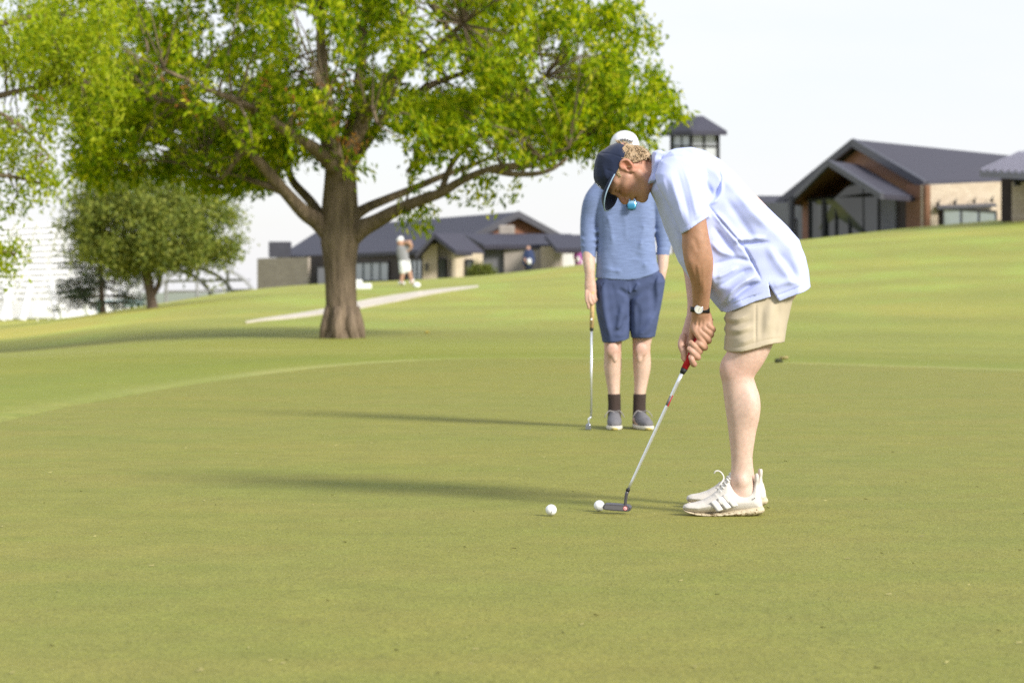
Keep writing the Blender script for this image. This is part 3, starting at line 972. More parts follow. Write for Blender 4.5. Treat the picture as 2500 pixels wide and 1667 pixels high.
for (u, v, ru, rv, w_, rw, dn) in BLOBS:
    vol = ru * rv * rw
    n = int(dn * (.72 if v > -150 else 3.4) * min(300, max(8, vol * .0036)))  # clumps above the frame packed extra dense to deepen the tree's cast shadow
    q = rg.normal(size=(n * 4, 3))
    q /= np.linalg.norm(q, axis=1)[:, None]
    q *= rg.uniform(0.25, 1, (n * 4, 1)) ** 0.45
    pts = np.array([P(u + ru * a, v + rv * c, DT + w_ + rw * 1.2 * b + .5) for a, b, c in q])
    keep = fbm(pts, 1.05, 3.1) > 0.08
    pts = pts[keep][:n]
    cl_c.append(pts)
cl_c = np.vstack(cl_c)
# keep some windows of open sky where the photograph has them
uu = CU + F * cl_c[:, 0] / cl_c[:, 1]
vv = HV - F * (cl_c[:, 2] - CH) / cl_c[:, 1]
rnd = rg.random(len(cl_c))
for (u, v, ru, rv, pr) in ((735, 40, 34, 50, .9), (745, 105, 34, 62, .97), (808, 112, 16, 34, .9), (812, 162, 16, 16, .9), (930, 150, 26, 24, .85), (1018, 205, 55, 46, .95), (1110, 200, 48, 46, .95), (1120, 135, 32, 22, .9), (1190, 70, 26, 18, .85), (1185, 168, 24, 16, .8), (1165, 307, 22, 18, .85), (995, 345, 42, 26, .9), (1210, 355, 24, 22, .85), (915, 330, 30, 20, .75), (945, 375, 70, 34, .96), (440, 330, 42, 24, .95), (410, 200, 50, 30, .75), (340, 150, 40, 26, .65), (830, 520, 95, 90, .97), (760, 440, 90, 45, .85), (1050, 280, 40, 22, .7), (1180, 365, 60, 18, .7), (640, 350, 40, 25, .6), (700, 390, 50, 25, .75), (550, 60, 30, 25, .7), (1290, 330, 40, 20, .6), (600, 165, 40, 25, .6), (500, 130, 35, 20, .6), (250, 260, 40, 25, .6), (1330, 90, 22, 18, .6), (1420, 210, 22, 18, .5)):
    inside = ((uu - u) / ru) ** 2 + ((vv - v) / rv) ** 2 < 1
    rnd[inside & (rnd < pr)] = -1
cl_c = cl_c[rnd >= 0]
# twigs reaching from the limbs to the clumps
lp = np.array([p for p, r in limb_pts])
lr = np.array([r for p, r in limb_pts])
for i, c in enumerate(cl_c):
    if rg.random() > .34: continue
    dd = np.linalg.norm(lp - c, axis=1) + lr * 3
    j = int(np.argmin(dd))
    if dd[j] > 2.2: continue
    a = lp[j]
    mid = (a + c) / 2 + rg.normal(size=3) * .10 + np.array((0, 0, .12))
    r0 = min(.028, lr[j] * .6)
    tb.tube([a, mid, c], [r0, r0 * .65, .006], 5, cap=False)
tb.build('trunk', M_bark, oak, smooth=True)
per = rg.integers(26, 46, len(cl_c))
rep = np.repeat(np.arange(len(cl_c)), per)
off = rg.normal(size=(len(rep), 3)) * np.array((.105, .105, .10))
sprays = rg.normal(size=(len(cl_c), 3))
sprays[:, 2] -= .3
sprays /= np.linalg.norm(sprays, axis=1)[:, None]
tpar = rg.uniform(-.24, .24, len(rep))
off = off * .8 + sprays[rep] * tpar[:, None]
cen = cl_c[rep] + off
PAL = [(0.26, 0.33, 0.008), (0.165, 0.25, 0.007), (0.345, 0.39, 0.012), (0.43, 0.43, 0.032), (0.097, 0.17, 0.007), (0.29, 0.36, 0.010), (0.06, 0.115, 0.004), (0.21, 0.29, 0.006)]
leaf_mesh('crown', cen, .140, .056, rg, M_leaf, oak, PAL, .45, sprays[rep] * .8)
# withered rust-brown leaf bunches
rc = np.array([P(u, v, DT - w_) for u, v, w_ in ((383, 180, 3.4), (446, 225, 3.3), (482, 262, 3.2), (710, 230, 3.4), (795, 205, 3.6), (778, 240, 3.6), (850, 335, 3.2), (880, 335, 3.2), (850, 360, 3.1), (820, 318, 3.2), (640, 205, 3.3), (405, 120, 3.3), (735, 280, 3.3), (845, 205, 3.2), (90, 225, 3))])
rr = np.repeat(rc, 9, 0) + rg.normal(size=(len(rc) * 9, 3)) * np.array((.05, .05, .12))
leaf_mesh('withered_leaves', rr, .12, .04, rg, M_leaf, oak, [(0.30, 0.12, 0.035), (0.24, 0.10, 0.04), (0.34, 0.17, 0.06)], 1.2)
print('oak leaves', len(cen))

# ---- second tree, its trunk outside the frame on the left, branches reaching in
DL = 34.0
sb = P(-560, 850, DL)
side = empty('side_tree', (sb[0], sb[1], ground_z(sb[0], sb[1])), 'yellow-green tree reaching in with its branches at the left edge', 'tree')
sb[2] = ground_z(sb[0], sb[1]) - .1
tb = MB()
SL = [[(-560, 870, 0, 60), (-560, 700, 0, 48), (-555, 500, 0, 46), (-545, 300, 0, 36), (-530, 100, 0, 26), (-520, -150, 0, 14)],
      [(-550, 480, 0, 26), (-400, 380, -.2, 20), (-250, 300, -.3, 15), (-60, 250, -.2, 10), (80, 215, 0, 6), (200, 200, 0, 3)],
      [(-550, 400, 0, 22), (-400, 250, .3, 18), (-200, 130, .4, 12), (0, 60, .4, 8), (150, 30, .4, 4)],
      [(-400, 385, -.2, 14), (-250, 400, -.3, 11), (-100, 420, -.3, 8), (20, 430, -.3, 5), (110, 450, -.3, 2.5)],
      [(-550, 520, 0, 20), (-400, 560, -.2, 15), (-200, 590, -.2, 10), (-60, 610, -.2, 6), (25, 615, -.2, 3)],
      [(-60, 250, -.2, 6), (40, 300, -.3, 5), (120, 380, -.4, 3)]]
for r in SL:
    pts, rad = limb(r, DL)
    tb.tube(pts, rad, 9)
SBL = [(40, 110, 190, 150, 0, 1.8, 130), (180, 190, 120, 120, -.2, 1.2, 70), (30, 300, 110, 80, -.2, 1.2, 60), (-250, 150, 260, 260, 0, 2.5, 130), (60, 415, 70, 50, -.3, .7, 26), (110, 452, 30, 18, -.3, .4, 8),
       (5, 510, 50, 28, -.2, .5, 12), (10, 612, 42, 16, -.2, .4, 9), (5, 650, 30, 40, -.2, .4, 9), (-180, 480, 160, 160, 0, 1.8, 50), (-560, 0, 300, 300, 0, 3, 80), (240, 320, 50, 35, -.1, .5, 8), (215, 60, 90, 80, 0, 1, 40)]
cs = []
for (u, v, ru, rv, w_, rw, n) in SBL:
    q = rg.normal(size=(n * 2, 3))
    q /= np.linalg.norm(q, axis=1)[:, None]
    q *= rg.uniform(0.1, 1, (n * 2, 1)) ** 0.5
    p = np.array([P(u + ru * a, v + rv * c, DL + w_ + rw * b) for a, b, c in q])
    cs.append(p[fbm(p, 1.0, 9.0) > -.02][:int(n * .8)])
cs = np.vstack(cs)
slp = np.vstack([np.array(limb(r, DL)[0]) for r in SL[1:]])
for c in cs:
    if rg.random() > .4: continue
    j = int(np.argmin(np.linalg.norm(slp - c, axis=1)))
    if np.linalg.norm(slp[j] - c) > 1.6: continue
    tb.tube([slp[j], (slp[j] + c) / 2 + rg.normal(size=3) * .08, c], [.014, .009, .004], 5, cap=False)
tb.build('trunk', M_bark, side, smooth=True)
per = rg.integers(22, 40, len(cs))
rep = np.repeat(np.arange(len(cs)), per)
sp = rg.normal(size=(len(cs), 3))
sp[:, 2] -= .3
sp /= np.linalg.norm(sp, axis=1)[:, None]
cen = cs[rep] + rg.normal(size=(len(rep), 3)) * .11 + sp[rep] * rg.uniform(-.25, .25, (len(rep), 1))
leaf_mesh('crown', cen, .10, .042, rg, M_leaf, side, [(0.29, 0.345, 0.018), (0.225, 0.295, 0.014), (0.35, 0.38, 0.03), (0.13, 0.20, 0.012), (0.275, 0.335, 0.02)], .4, sp[rep] * .8)

# ---- small round-crowned tree on the rise
DS = 92.0
b0 = P(372, 752, DS)
st = empty('small_tree', (b0[0], b0[1], ground_z(b0[0], b0[1])), 'rounded olive-green tree with a stout brown trunk on the rise at the left', 'tree')
tb = MB()
for r in ([(372, 775, 0, 20), (372, 752, 0, 15), (369, 730, 0, 12), (362, 690, 0, 12), (355, 650, 0, 11), (350, 580, 0, 9), (345, 500, 0, 6)],
          [(372, 720, 0, 8), (385, 700, 0, 7), (395, 665, 0, 6), (420, 620, 0, 5), (450, 570, 0, 4)],
          [(355, 650, 0, 8), (330, 600, .4, 6), (290, 560, .6, 4)], [(360, 640, -.3, 7), (400, 580, -.6, 6), (440, 520, -1, 4)]):
    pts, rad = limb(r, DS)
    tb.tube(pts, rad, 8)
tb.build('trunk', M_bark2, st, smooth=True)
TB = [(350, 560, 175, 120, 0, 2.6, 900), (440, 580, 140, 90, -.5, 2.0, 520), (280, 520, 110, 100, 0, 2, 420), (360, 625, 120, 35, -.4, 1.6, 140), (470, 540, 120, 90, 0, 1.8, 380), (340, 470, 150, 80, 0, 2.0, 420), (540, 590, 50, 50, 0, 1, 90), (550, 650, 25, 40, 0, .5, 20), (530, 685, 15, 25, 0, .4, 10), (190, 610, 45, 35, 0, .8, 40), (205, 475, 45, 35, 0, .8, 40), (170, 545, 30, 25, 0, .6, 24), (560, 540, 40, 30, 0, .6, 30), (300, 650, 50, 25, 0, .8, 30)]
cs = []
for (u, v, ru, rv, w_, rw, n) in TB:
    q = rg.normal(size=(n * 2, 3))
    q /= np.linalg.norm(q, axis=1)[:, None]
    q *= rg.uniform(0.2, 1, (n * 2, 1)) ** 0.4
    p = np.array([P(u + ru * a, v + rv * c, DS + w_ + rw * b) for a, b, c in q])
    cs.append(p[fbm(p, 1.1, 5.0) > .02][:int(n * .85)])
cs = np.vstack(cs)
rep = np.repeat(np.arange(len(cs)), 13)
cen = cs[rep] + rg.normal(size=(len(rep), 3)) * .20
leaf_mesh('crown', cen, .19, .085, rg, M_leaf2, st, [(0.22, 0.25, 0.045), (0.165, 0.205, 0.04), (0.27, 0.285, 0.055), (0.12, 0.16, 0.035)], .5)

# ---- dark pine beside it
DPN = 104.0
b0 = P(252, 766, DPN)
pn = empty('pine_tree', (b0[0], b0[1], ground_z(b0[0], b0[1])), 'dark layered pine with see-through lower boughs beside the small olive-green tree', 'tree')
tb = MB()
pts, rad = limb([(254, 790, 0, 10), (252, 766, 0, 8), (248, 720, 0, 7), (246, 640, 0, 6), (245, 560, 0, 4.5), (244, 470, 0, 2)], DPN)
tb.tube(pts, rad, 8)
cs, dr = [], []
for k in range(15):
    v = 738 - k * 17
    reach = np.interp(k, [0, 3, 8, 14], [118, 112, 85, 40])
    for j in range(9):
        a = rg.uniform(0, 2 * math.pi)
        r_ = reach * rg.uniform(.75, 1.05)
        du, dw = math.cos(a) * r_, math.sin(a) * r_ * DPN / F
        p0 = P(247, v, DPN)
        p1 = P(247 + du, v + 8 + rg.uniform(-6, 10), DPN + dw)
        tb.tube([p0, (p0 + p1) / 2 + (0, 0, .05), p1], [.035, .025, .01], 4, cap=False)
        for t in np.linspace(.35, 1.02, 9):
            cs.append(p0 + (p1 - p0) * t + rg.normal(size=3) * .07)
            dr.append((p1 - p0) / np.linalg.norm(p1 - p0))
tb.build('trunk', M_bark2, pn, smooth=True)
cs, dr = np.array(cs), np.array(dr)
rep = np.repeat(np.arange(len(cs)), 16)
cen = cs[rep] + rg.normal(size=(len(rep), 3)) * np.array((.15, .15, .07))
leaf_mesh('crown', cen, .22, .030, rg, M_leaf2, pn, [(0.030, 0.044, 0.022), (0.042, 0.060, 0.026), (0.024, 0.034, 0.022)], .1, dr[rep])

# ---- shrub by the porch
DB = 150.0
b0 = P(1176, 682, DB)
sb_ = empty('shrub', (b0[0], b0[1], ground_z(b0[0], b0[1])), 'rounded yellow-green shrub against the grey wall by the cream porch', 'shrub')
cs = np.array([P(1176 + 33 * a, 666 + 19 * c, DB + .8 * b) for a, b, c in (lambda q: q / np.linalg.norm(q, axis=1)[:, None] * rg.uniform(.3, 1, (len(q), 1)) ** .4)(rg.normal(size=(260, 3)))])
tb = MB()
for i in range(7):
    t_ = cs[rg.integers(len(cs))]
    tb.tube([np.array((b0[0], b0[1], ground_z(b0[0], b0[1]) - .1)), t_], [.05, .015], 5)
tb.build('stem', M_bark2, sb_)
rep = np.repeat(np.arange(len(cs)), 9)
leaf_mesh('foliage', cs[rep] + rg.normal(size=(len(rep), 3)) * .13, .2, .09, rg, M_leaf2, sb_, [(0.12, 0.14, 0.025), (0.09, 0.115, 0.022), (0.15, 0.16, 0.04)], .2)
# ------------------------------------------------------------ signed-distance sculpting
class Sculpt:
    def __init__(s, lo, hi, h):
        s.lo, s.h = np.array(lo, float), h
        n = np.ceil((np.array(hi) - s.lo) / h).astype(int) + 1
        s.n = n
        s.x, s.y, s.z = [(s.lo[i] + np.arange(n[i]) * h).astype(np.float32) for i in range(3)]
        s.d = np.full(tuple(n), 0.5, np.float32)

    def sl(s, lo, hi):
        a = np.clip(np.floor((np.asarray(lo) - s.lo) / s.h).astype(int), 0, s.n)
        b = np.clip(np.ceil((np.asarray(hi) - s.lo) / s.h).astype(int) + 1, 0, s.n)
        return tuple(slice(int(p), int(max(p, q))) for p, q in zip(a, b))

    def xyz(s, q):
        return s.x[q[0]][:, None, None], s.y[q[1]][None, :, None], s.z[q[2]][None, None, :]

    def join(s, q, e, k, op='add'):
        d = s.d[q]
        if d.size == 0: return
        if op == 'add':
            if k > 0:
                h = np.clip(0.5 + 0.5 * (d - e) / k, 0, 1)
                s.d[q] = d * (1 - h) + e * h - k * h * (1 - h)
            else:
                s.d[q] = np.minimum(d, e)
        else:
            if k > 0:
                h = np.clip(0.5 - 0.5 * (d + e) / k, 0, 1)
                s.d[q] = d * (1 - h) - e * h + k * h * (1 - h)
            else:
                s.d[q] = np.maximum(d, -e)

    def tube(s, pts, k=0.01, n=(0, 1, 0), sub=8, op='add', pad=None):
        """pts rows: x y z r_inplane r_along_n"""
        p = np.asarray(pts, float)
        if p.shape[1] == 4: p = np.hstack([p, p[:, 3:4]])
        p = catmull(p, sub) if sub > 1 else p
        n = np.asarray(n, float)
        n = n / np.linalg.norm(n)
        r = p[:, 3:5].max()
        m = r + (k + 3 * s.h if pad is None else pad)
        q = s.sl(p[:, :3].min(0) - m, p[:, :3].max(0) + m)
        e = np.full(s.d[q].shape, 0.5, np.float32)
        for a, b in zip(p[:-1], p[1:]):
            mm = max(a[3:].max(), b[3:].max()) + m - r
            q2 = s.sl(np.minimum(a[:3], b[:3]) - mm, np.maximum(a[:3], b[:3]) + mm)
            q2 = tuple(slice(max(i.start, j.start), max(min(i.stop, j.stop), max(i.start, j.start))) for i, j in zip(q2, q))
            loc = tuple(slice(i.start - j.start, i.stop - j.start) for i, j in zip(q2, q))
            if e[loc].size == 0: continue
            X, Y, Z = s.xyz(q2)
            ab = b[:3] - a[:3]
            l2 = float(ab @ ab) + 1e-12
            px, py, pz = X - a[0], Y - a[1], Z - a[2]
            t = np.clip((px * ab[0] + py * ab[1] + pz * ab[2]) / l2, 0, 1)
            px, py, pz = px - t * ab[0], py - t * ab[1], pz - t * ab[2]
            ri, rn = a[3] + (b[3] - a[3]) * t, a[4] + (b[4] - a[4]) * t
            qn = px * n[0] + py * n[1] + pz * n[2]
            q3 = np.maximum(px * px + py * py + pz * pz - qn * qn, 0)
            dd = (np.sqrt(q3 / (ri * ri) + qn * qn / (rn * rn)) - 1) * np.minimum(ri, rn)
            e[loc] = np.minimum(e[loc], dd)
        s.join(q, e, k, op)
        return s

    def ell(s, c, r, R=None, k=0.01, op='add'):
        c, r = np.asarray(c, float), np.asarray(r, float)
        m = r.max() + k + 3 * s.h
        q = s.sl(c - m, c + m)
        X, Y, Z = s.xyz(q)
        R = np.eye(3) if R is None else np.asarray(R, float)
        px, py, pz = X - c[0], Y - c[1], Z - c[2]
        a = sum(((px * R[i][0] + py * R[i][1] + pz * R[i][2]) / r[i]) ** 2 for i in range(3))
        s.join(q, (np.sqrt(a) - 1) * r.min(), k, op)
        return s

    def poly(s, pxz):
        """2-D signed distance on the x-z plane of the grid"""
        X, Z = np.meshgrid(s.x.astype(float), s.z.astype(float), indexing='ij')
        return poly_sd(X, Z, pxz).astype(np.float32)

    def pillow(s, pxz, yc, T, R, k=0.0, op='add'):
        """the outline pxz inflated along y: rounded over R at its border, T thick in the middle; yc, T may be arrays (x, z)"""
        e2 = s.poly(pxz)
        yc = np.broadcast_to(np.asarray(yc, np.float32), e2.shape)
        T = np.broadcast_to(np.asarray(T, np.float32), e2.shape)
        q = np.maximum(e2 + R, 0)
        w = (s.y[None, :, None] - yc[:, None, :]) * (R / T)[:, None, :]
        q2 = q[:, None, :]
        d = np.sqrt(q2 * q2 + w * w) - R
        s.join((slice(None),) * 3, d * np.clip(T / R, 0.35, 1)[:, None, :], k, op)
        return s

    def clip(s, pxz, k=0.004):
        e2 = s.poly(pxz)[:, None, :]
        h = np.clip(0.5 - 0.5 * (e2 - s.d) / k, 0, 1)
        s.d = e2 * (1 - h) + s.d * h + k * h * (1 - h)
        return s

    def fold(s, pts, width, amp, side=None):
        """ridge (amp > 0) or groove along a polyline of points; acts in the band near it"""
        p = catmull(np.asarray(pts, float), 3)
        m = width * 3
        q = s.sl(p.min(0) - m, p.max(0) + m)
        X, Y, Z = s.xyz(q)
        best = np.full(s.d[q].shape, 1e3, np.float32)
        tt = np.zeros(s.d[q].shape, np.float32)
        n = len(p) - 1
        for i, (a, b) in enumerate(zip(p[:-1], p[1:])):
            ab = b - a
            px, py, pz = X - a[0], Y - a[1], Z - a[2]
            t = np.clip((px * ab[0] + py * ab[1] + pz * ab[2]) / (ab @ ab + 1e-12), 0, 1)
            dd = (px - t * ab[0]) ** 2 + (py - t * ab[1]) ** 2 + (pz - t * ab[2]) ** 2
            mk = dd < best
            best = np.where(mk, dd, best)
            tt = np.where(mk, (i + t) / n, tt)
        taper = np.clip(np.minimum(tt, 1 - tt) * 5, 0.0, 1)
        s.d[q] -= amp * np.exp(-best / (width * width)) * taper
        return s

    def fold2(s, pts, width, amp, y0, side=-1, k=0.0):
        """ridge or groove along a traced line (x, z), running over the side of the form that faces side*y"""
        p = catmull(np.asarray(pts, float), 4)
        X, Z = np.meshgrid(s.x.astype(float), s.z.astype(float), indexing='ij')
        best, tt = np.full(X.shape, 1e3), np.zeros(X.shape)
        n = len(p) - 1
        for i, (a, b) in enumerate(zip(p[:-1], p[1:])):
            ab = b - a
            t = np.clip(((X - a[0]) * ab[0] + (Z - a[1]) * ab[1]) / (ab @ ab + 1e-12), 0, 1)
            dd = (X - a[0] - t * ab[0]) ** 2 + (Z - a[1] - t * ab[1]) ** 2
            m = dd < best
            best, tt = np.where(m, dd, best), np.where(m, (i + t) / n, tt)
        w_ = width * (0.55 + 0.45 * np.sin(np.pi * np.clip(tt, 0.02, .98)))
        e = amp * np.exp(-best / (w_ * w_)) * np.clip(np.minimum(tt, 1 - tt) * 4, 0, 1)
        ys = np.clip(side * (s.y - y0) / 0.05, 0, 1)
        s.d -= (e[:, None, :] * ys[None, :, None]).astype(np.float32)
        return s

    def lump(s, amp, scale, seed=0, lo=None, hi=None):
        """low-frequency unevenness of cloth or bark, sum of plane waves"""
        rg = np.random.default_rng(seed)
        X, Y, Z = s.x[:, None, None], s.y[None, :, None], s.z[None, None, :]
        acc = 0
        for i in range(7):
            kv = rg.normal(size=3) / scale * (0.7 + 0.25 * i)
            acc = acc + np.sin(kv[0] * X + kv[1] * Y + kv[2] * Z + rg.uniform(0, 6.28)) / (1 + 0.3 * i)
        s.d -= (amp / 2.5) * acc.astype(np.float32)
        return s

    def mesh(s, smooth=1):
        d = s.d
        sg = d < 0
        c = [sg[i:sg.shape[0] - 1 + i, j:sg.shape[1] - 1 + j, k:sg.shape[2] - 1 + k] for i in (0, 1) for j in (0, 1) for k in (0, 1)]
        anyin, allin = c[0].copy(), c[0].copy()
        for a in c[1:]:
            anyin |= a
            allin &= a
        act = anyin & ~allin
        ix = np.argwhere(act)
        vid = np.full(act.shape, -1, np.int32)
        vid[act] = np.arange(len(ix))
        offs = np.array([(i, j, k) for i in (0, 1) for j in (0, 1) for k in (0, 1)])
        val = np.stack([d[ix[:, 0] + o[0], ix[:, 1] + o[1], ix[:, 2] + o[2]] for o in offs], 1)
        acc, cnt = np.zeros((len(ix), 3)), np.zeros(len(ix))
        for a in range(8):
            for b in range(a + 1, 8):
                if np.abs(offs[a] - offs[b]).sum() != 1: continue
                va, vb = val[:, a], val[:, b]
                x = (va < 0) != (vb < 0)
                t = np.where(x, va / np.where(va - vb == 0, 1, va - vb), 0)
                acc += x[:, None] * (offs[a] + t[:, None] * (offs[b] - offs[a]))
                cnt += x
        v = s.lo + (ix + acc / cnt[:, None]) * s.h
        fs = []
        for ax in range(3):
            sa = [slice(None)] * 3
            sb = [slice(None)] * 3
            sa[ax], sb[ax] = slice(0, -1), slice(1, None)
            e = sg[tuple(sa)] != sg[tuple(sb)]
            p = np.argwhere(e)
            o1, o2 = [a for a in range(3) if a != ax]
            p = p[(p[:, o1] > 0) & (p[:, o2] > 0) & (p[:, o1] < act.shape[o1]) & (p[:, o2] < act.shape[o2])]
            if len(p) == 0: continue
            st = sg[p[:, 0], p[:, 1], p[:, 2]]
            cs = []
            for a, b in ((1, 1), (0, 1), (0, 0), (1, 0)):
                r = p.copy()
                r[:, o1] -= a
                r[:, o2] -= b
                cs.append(vid[r[:, 0], r[:, 1], r[:, 2]])
            f = np.stack(cs, 1)
            flip = st if ax != 1 else ~st
            f[~flip] = f[~flip][:, ::-1]
            fs.append(f)
        f = np.vstack(fs)
        f = f[(f >= 0).all(1)]
        for it in range(smooth):
            e = np.vstack([f[:, [0, 1]], f[:, [1, 2]], f[:, [2, 3]], f[:, [3, 0]]])
            deg = np.bincount(e.ravel(), minlength=len(v)).astype(float)
            sm = np.stack([np.bincount(e[:, 0], v[e[:, 1], i], len(v)) + np.bincount(e[:, 1], v[e[:, 0], i], len(v)) for i in range(3)], 1)
            v = 0.5 * v + 0.5 * sm / np.maximum(deg, 1)[:, None]
        return v, f


def largest(v, f):
    """keep only the biggest connected piece"""
    lab = np.arange(len(v))
    for it in range(400):
        m = lab[f].min(1)
        new = lab.copy()
        for k in range(f.shape[1]): np.minimum.at(new, f[:, k], m)
        new = new[new]
        if (new == lab).all(): break
        lab = new
    u, c = np.unique(lab[f[:, 0]], return_counts=True)
    keep = lab[f[:, 0]] == u[np.argmax(c)]
    us = np.unique(f[keep])
    rm = np.full(len(v), -1)
    rm[us] = np.arange(len(us))
    return v[us], rm[f[keep]]


def grow(name, sc, m, parent=None, smooth=1, colf=None, keep_largest=False):
    v, f = sc.mesh(smooth)
    col = colf(v) if colf is not None else None
    return mesh_obj(name, v, f, m, parent, smooth=True, col=col)


def smi(x, xs, ys):
    """smooth interpolation: linear table softened"""
    g = np.linspace(xs[0] - 60, xs[-1] + 60, 600)
    k = np.hanning(75)
    t = np.convolve(np.pad(np.interp(g, xs, ys), 37, 'edge'), k / k.sum(), 'valid')
    return np.interp(x, g, t)


def sstep(a, b, x):
    t = np.clip((x - a) / (b - a), 0, 1)
    return t * t * (3 - 2 * t)


# ------------------------------------------------------------ the golfer bent over the ball
D0 = 9.38
KG = D0 / F
def G(u, v, w=0.0): return P(u, v, D0 + w)
def GT(rows): return [(*G(r[0], r[1], r[2]), r[3] * KG, (r[4] if len(r) > 4 else r[3]) * KG) for r in rows]
def GP(pts, w=0.0): return [(G(u, v, w)[0], G(u, v, w)[2]) for u, v in pts]

HU, HF_, HS = np.array((-0.95, 0, 0.32)), np.array((-0.32, 0, -0.95)), np.array((0, -1.0, 0))
HU, HF_ = HU / np.linalg.norm(HU), HF_ / np.linalg.norm(HF_)
HO = G(1529, 412, 0)
HR = np.array([HU, HF_, HS])
def H(a, b, s): return HO + KG * (a * HU + b * HF_ + s * HS)
def HT(rows): return [(*H(r[0], r[1], r[2]), r[3] * KG, (r[4] if len(r) > 4 else r[3]) * KG) for r in rows]

golfer = empty('person', G(1790, 1261, 0) * np.array((1, 1, 0)),
               'person bent over a putt in a pale blue polo shirt, khaki shorts and navy cap', 'person')

VB = 0.0030
B = Sculpt((G(1425, 0, 0)[0], D0 - 0.37, 0.0), (G(1985, 0, 0)[0], D0 + 0.42, G(0, 335, 0)[2]), VB)
# torso (inside the shirt) and neck
B.tube(GT([(1890, 690, 0, 62, 95), (1850, 620, 0, 88, 92), (1790, 540, 0, 84, 90), (1720, 460, 0, 68, 100), (1670, 428, 0, 50, 92), (1635, 420, 0, 42, 55)]), 0.02)
B.tube(GT([(1650, 424, 0, 42, 42), (1610, 424, 0, 40, 37), (1575, 428, 0, 41, 35), (1548, 424, 0, 42, 35)]), 0.02)
for sg in (-1, 1):
    B.tube(GT([(1650, 428, sg * .05, 27, 26), (1665, 430, sg * .15, 42, 34), (1672, 445, sg * .19, 40, 33)]), 0.03)
# head
B.ell(H(14, 4, 0), np.array((60, 63, 49)) * KG, HR, 0.015)
B.ell(H(-16, 30, 0), np.array((48, 36, 40)) * KG, HR, 0.02)
B.ell(H(-46, 40, 0), np.array((20, 20, 24)) * KG, HR, 0.02)
for sg in (-1, 1):
    B.tube(HT([(-28, 2, sg * 38, 12), (-48, 14, sg * 33, 12), (-58, 36, sg * 20, 11), (-60, 52, sg * 6, 10)]), 0.018)      # jaw line
    B.tube(HT([(-8, 22, sg * 41, 9), (-10, 40, sg * 35, 9), (-14, 52, sg * 24, 8)]), 0.016)                                # cheekbone
    B.tube(HT([(15, 40, sg * 36, 7), (16, 54, sg * 22, 7), (13, 62, sg * 8, 7)]), 0.012)                                   # brow
    B.ell(H(2, 64, sg * 20), np.array((8, 10, 13)) * KG, HR, 0.010, 'sub')                                                # eye socket
    B.ell(H(0, 50, sg * 20), np.array((9.5, 9.5, 10)) * KG, HR, 0.004)                                                    # eye and lids
    B.tube(HT([(4, 56, sg * 30, 2.2), (6.2, 60.5, sg * 20, 2.2), (3, 58, sg * 11, 2.0)]), 0.003)                            # lid crease
B.ell(H(-60, 56, 0), np.array((11, 10, 13)) * KG, HR, 0.012)                                                             # chin
B.tube(HT([(8, 60, 0, 6), (-6, 68, 0, 6.5), (-19, 77, 0, 7.5), (-24, 76, 0, 7.5)]), 0.010)                                    # nose
for sg in (-1, 1):
    B.ell(H(-25, 67, sg * 8.5), np.array((6, 7, 5)) * KG, HR, 0.006)
    B.ell(H(-29, 69, sg * 5.0), np.array((2.6, 4, 2.6)) * KG, HR, 0.002, 'sub')
B.tube(HT([(-39, 54, -16, 4), (-38, 62, -7, 5), (-37.5, 64, 0, 5), (-38, 62, 7, 5), (-39, 54, 16, 4)]), 0.006)             # lips
B.tube(HT([(-48, 53, -14, 4), (-48, 60, -6, 5.5), (-48, 61.5, 0, 5.5), (-48, 60, 6, 5.5), (-48, 53, 14, 4)]), 0.006)
B.tube(HT([(-43.5, 56, -15, 2.4), (-43, 66, 0, 3.2), (-43.5, 56, 15, 2.4)]), 0.003, op='sub')                              # parted mouth
B.tube(HT([(-54, 56, -7, 3.5), (-54, 59, 0, 3.5), (-54, 56, 7, 3.5)]), 0.006, op='sub')
for sg in (-1, 1):                                                                                                       # ears
    B.ell(H(1, -4, sg * 50), np.array((20, 14, 6)) * KG, [HU * .96 - HF_ * .28, HF_ * .96 + HU * .28, HS], 0.005)
    B.tube(HT([(-15, 3, sg * 52, 3.2), (-8, -9, sg * 56, 3.4), (6, -17, sg * 57, 3.6), (17, -11, sg * 56, 3.6), (18, 1, sg * 53, 3.2), (10, 7, sg * 51, 2.8)]), 0.004)
    B.ell(H(3, -3, sg * 57), np.array((12, 7, 5)) * KG, [HU * .96 - HF_ * .28, HF_ * .96 + HU * .28, HS], 0.003, 'sub')
    B.ell(H(-4, 2, sg * 55), np.array((5, 4.5, 7)) * KG, HR, 0.002, 'sub')
    B.ell(H(-14, 2, sg * 52), np.array((6, 5, 4)) * KG, HR, 0.004)
# near arm, left hand on top of the grip
B.tube(GT([(1672, 440, -.19, 38, 34), (1688, 520, -.225, 33, 32), (1697, 571, -.235, 31.5, 30), (1700, 600, -.235, 34, 30), (1706, 637, -.225, 34, 29),
           (1712, 682, -.195, 26, 23), (1712, 715, -.165, 22, 18), (1711, 748, -.135, 20, 14.5), (1711, 760, -.125, 20, 14)]), 0.012)
B.tube(GT([(1681, 610, -.25, 8, 9), (1690, 640, -.25, 13, 13), (1700, 672, -.225, 9, 9)]), 0.012)                              # forearm muscle
B.tube(GT([(1722, 610, -.25, 9, 10), (1729, 645, -.235, 10, 10), (1724, 690, -.20, 6, 7)]), 0.012)
LW = -.105
B.tube(GT([(1710, 758, -.125, 19, 13), (1713, 775, -.112, 22, 13), (1717, 792, LW, 22, 13), (1714, 804, LW + .005, 18, 12)]), 0.010)
B.tube(GT([(1728, 770, LW, 9, 12), (1732, 788, LW, 8, 13), (1733, 800, LW, 6, 11)]), 0.006)
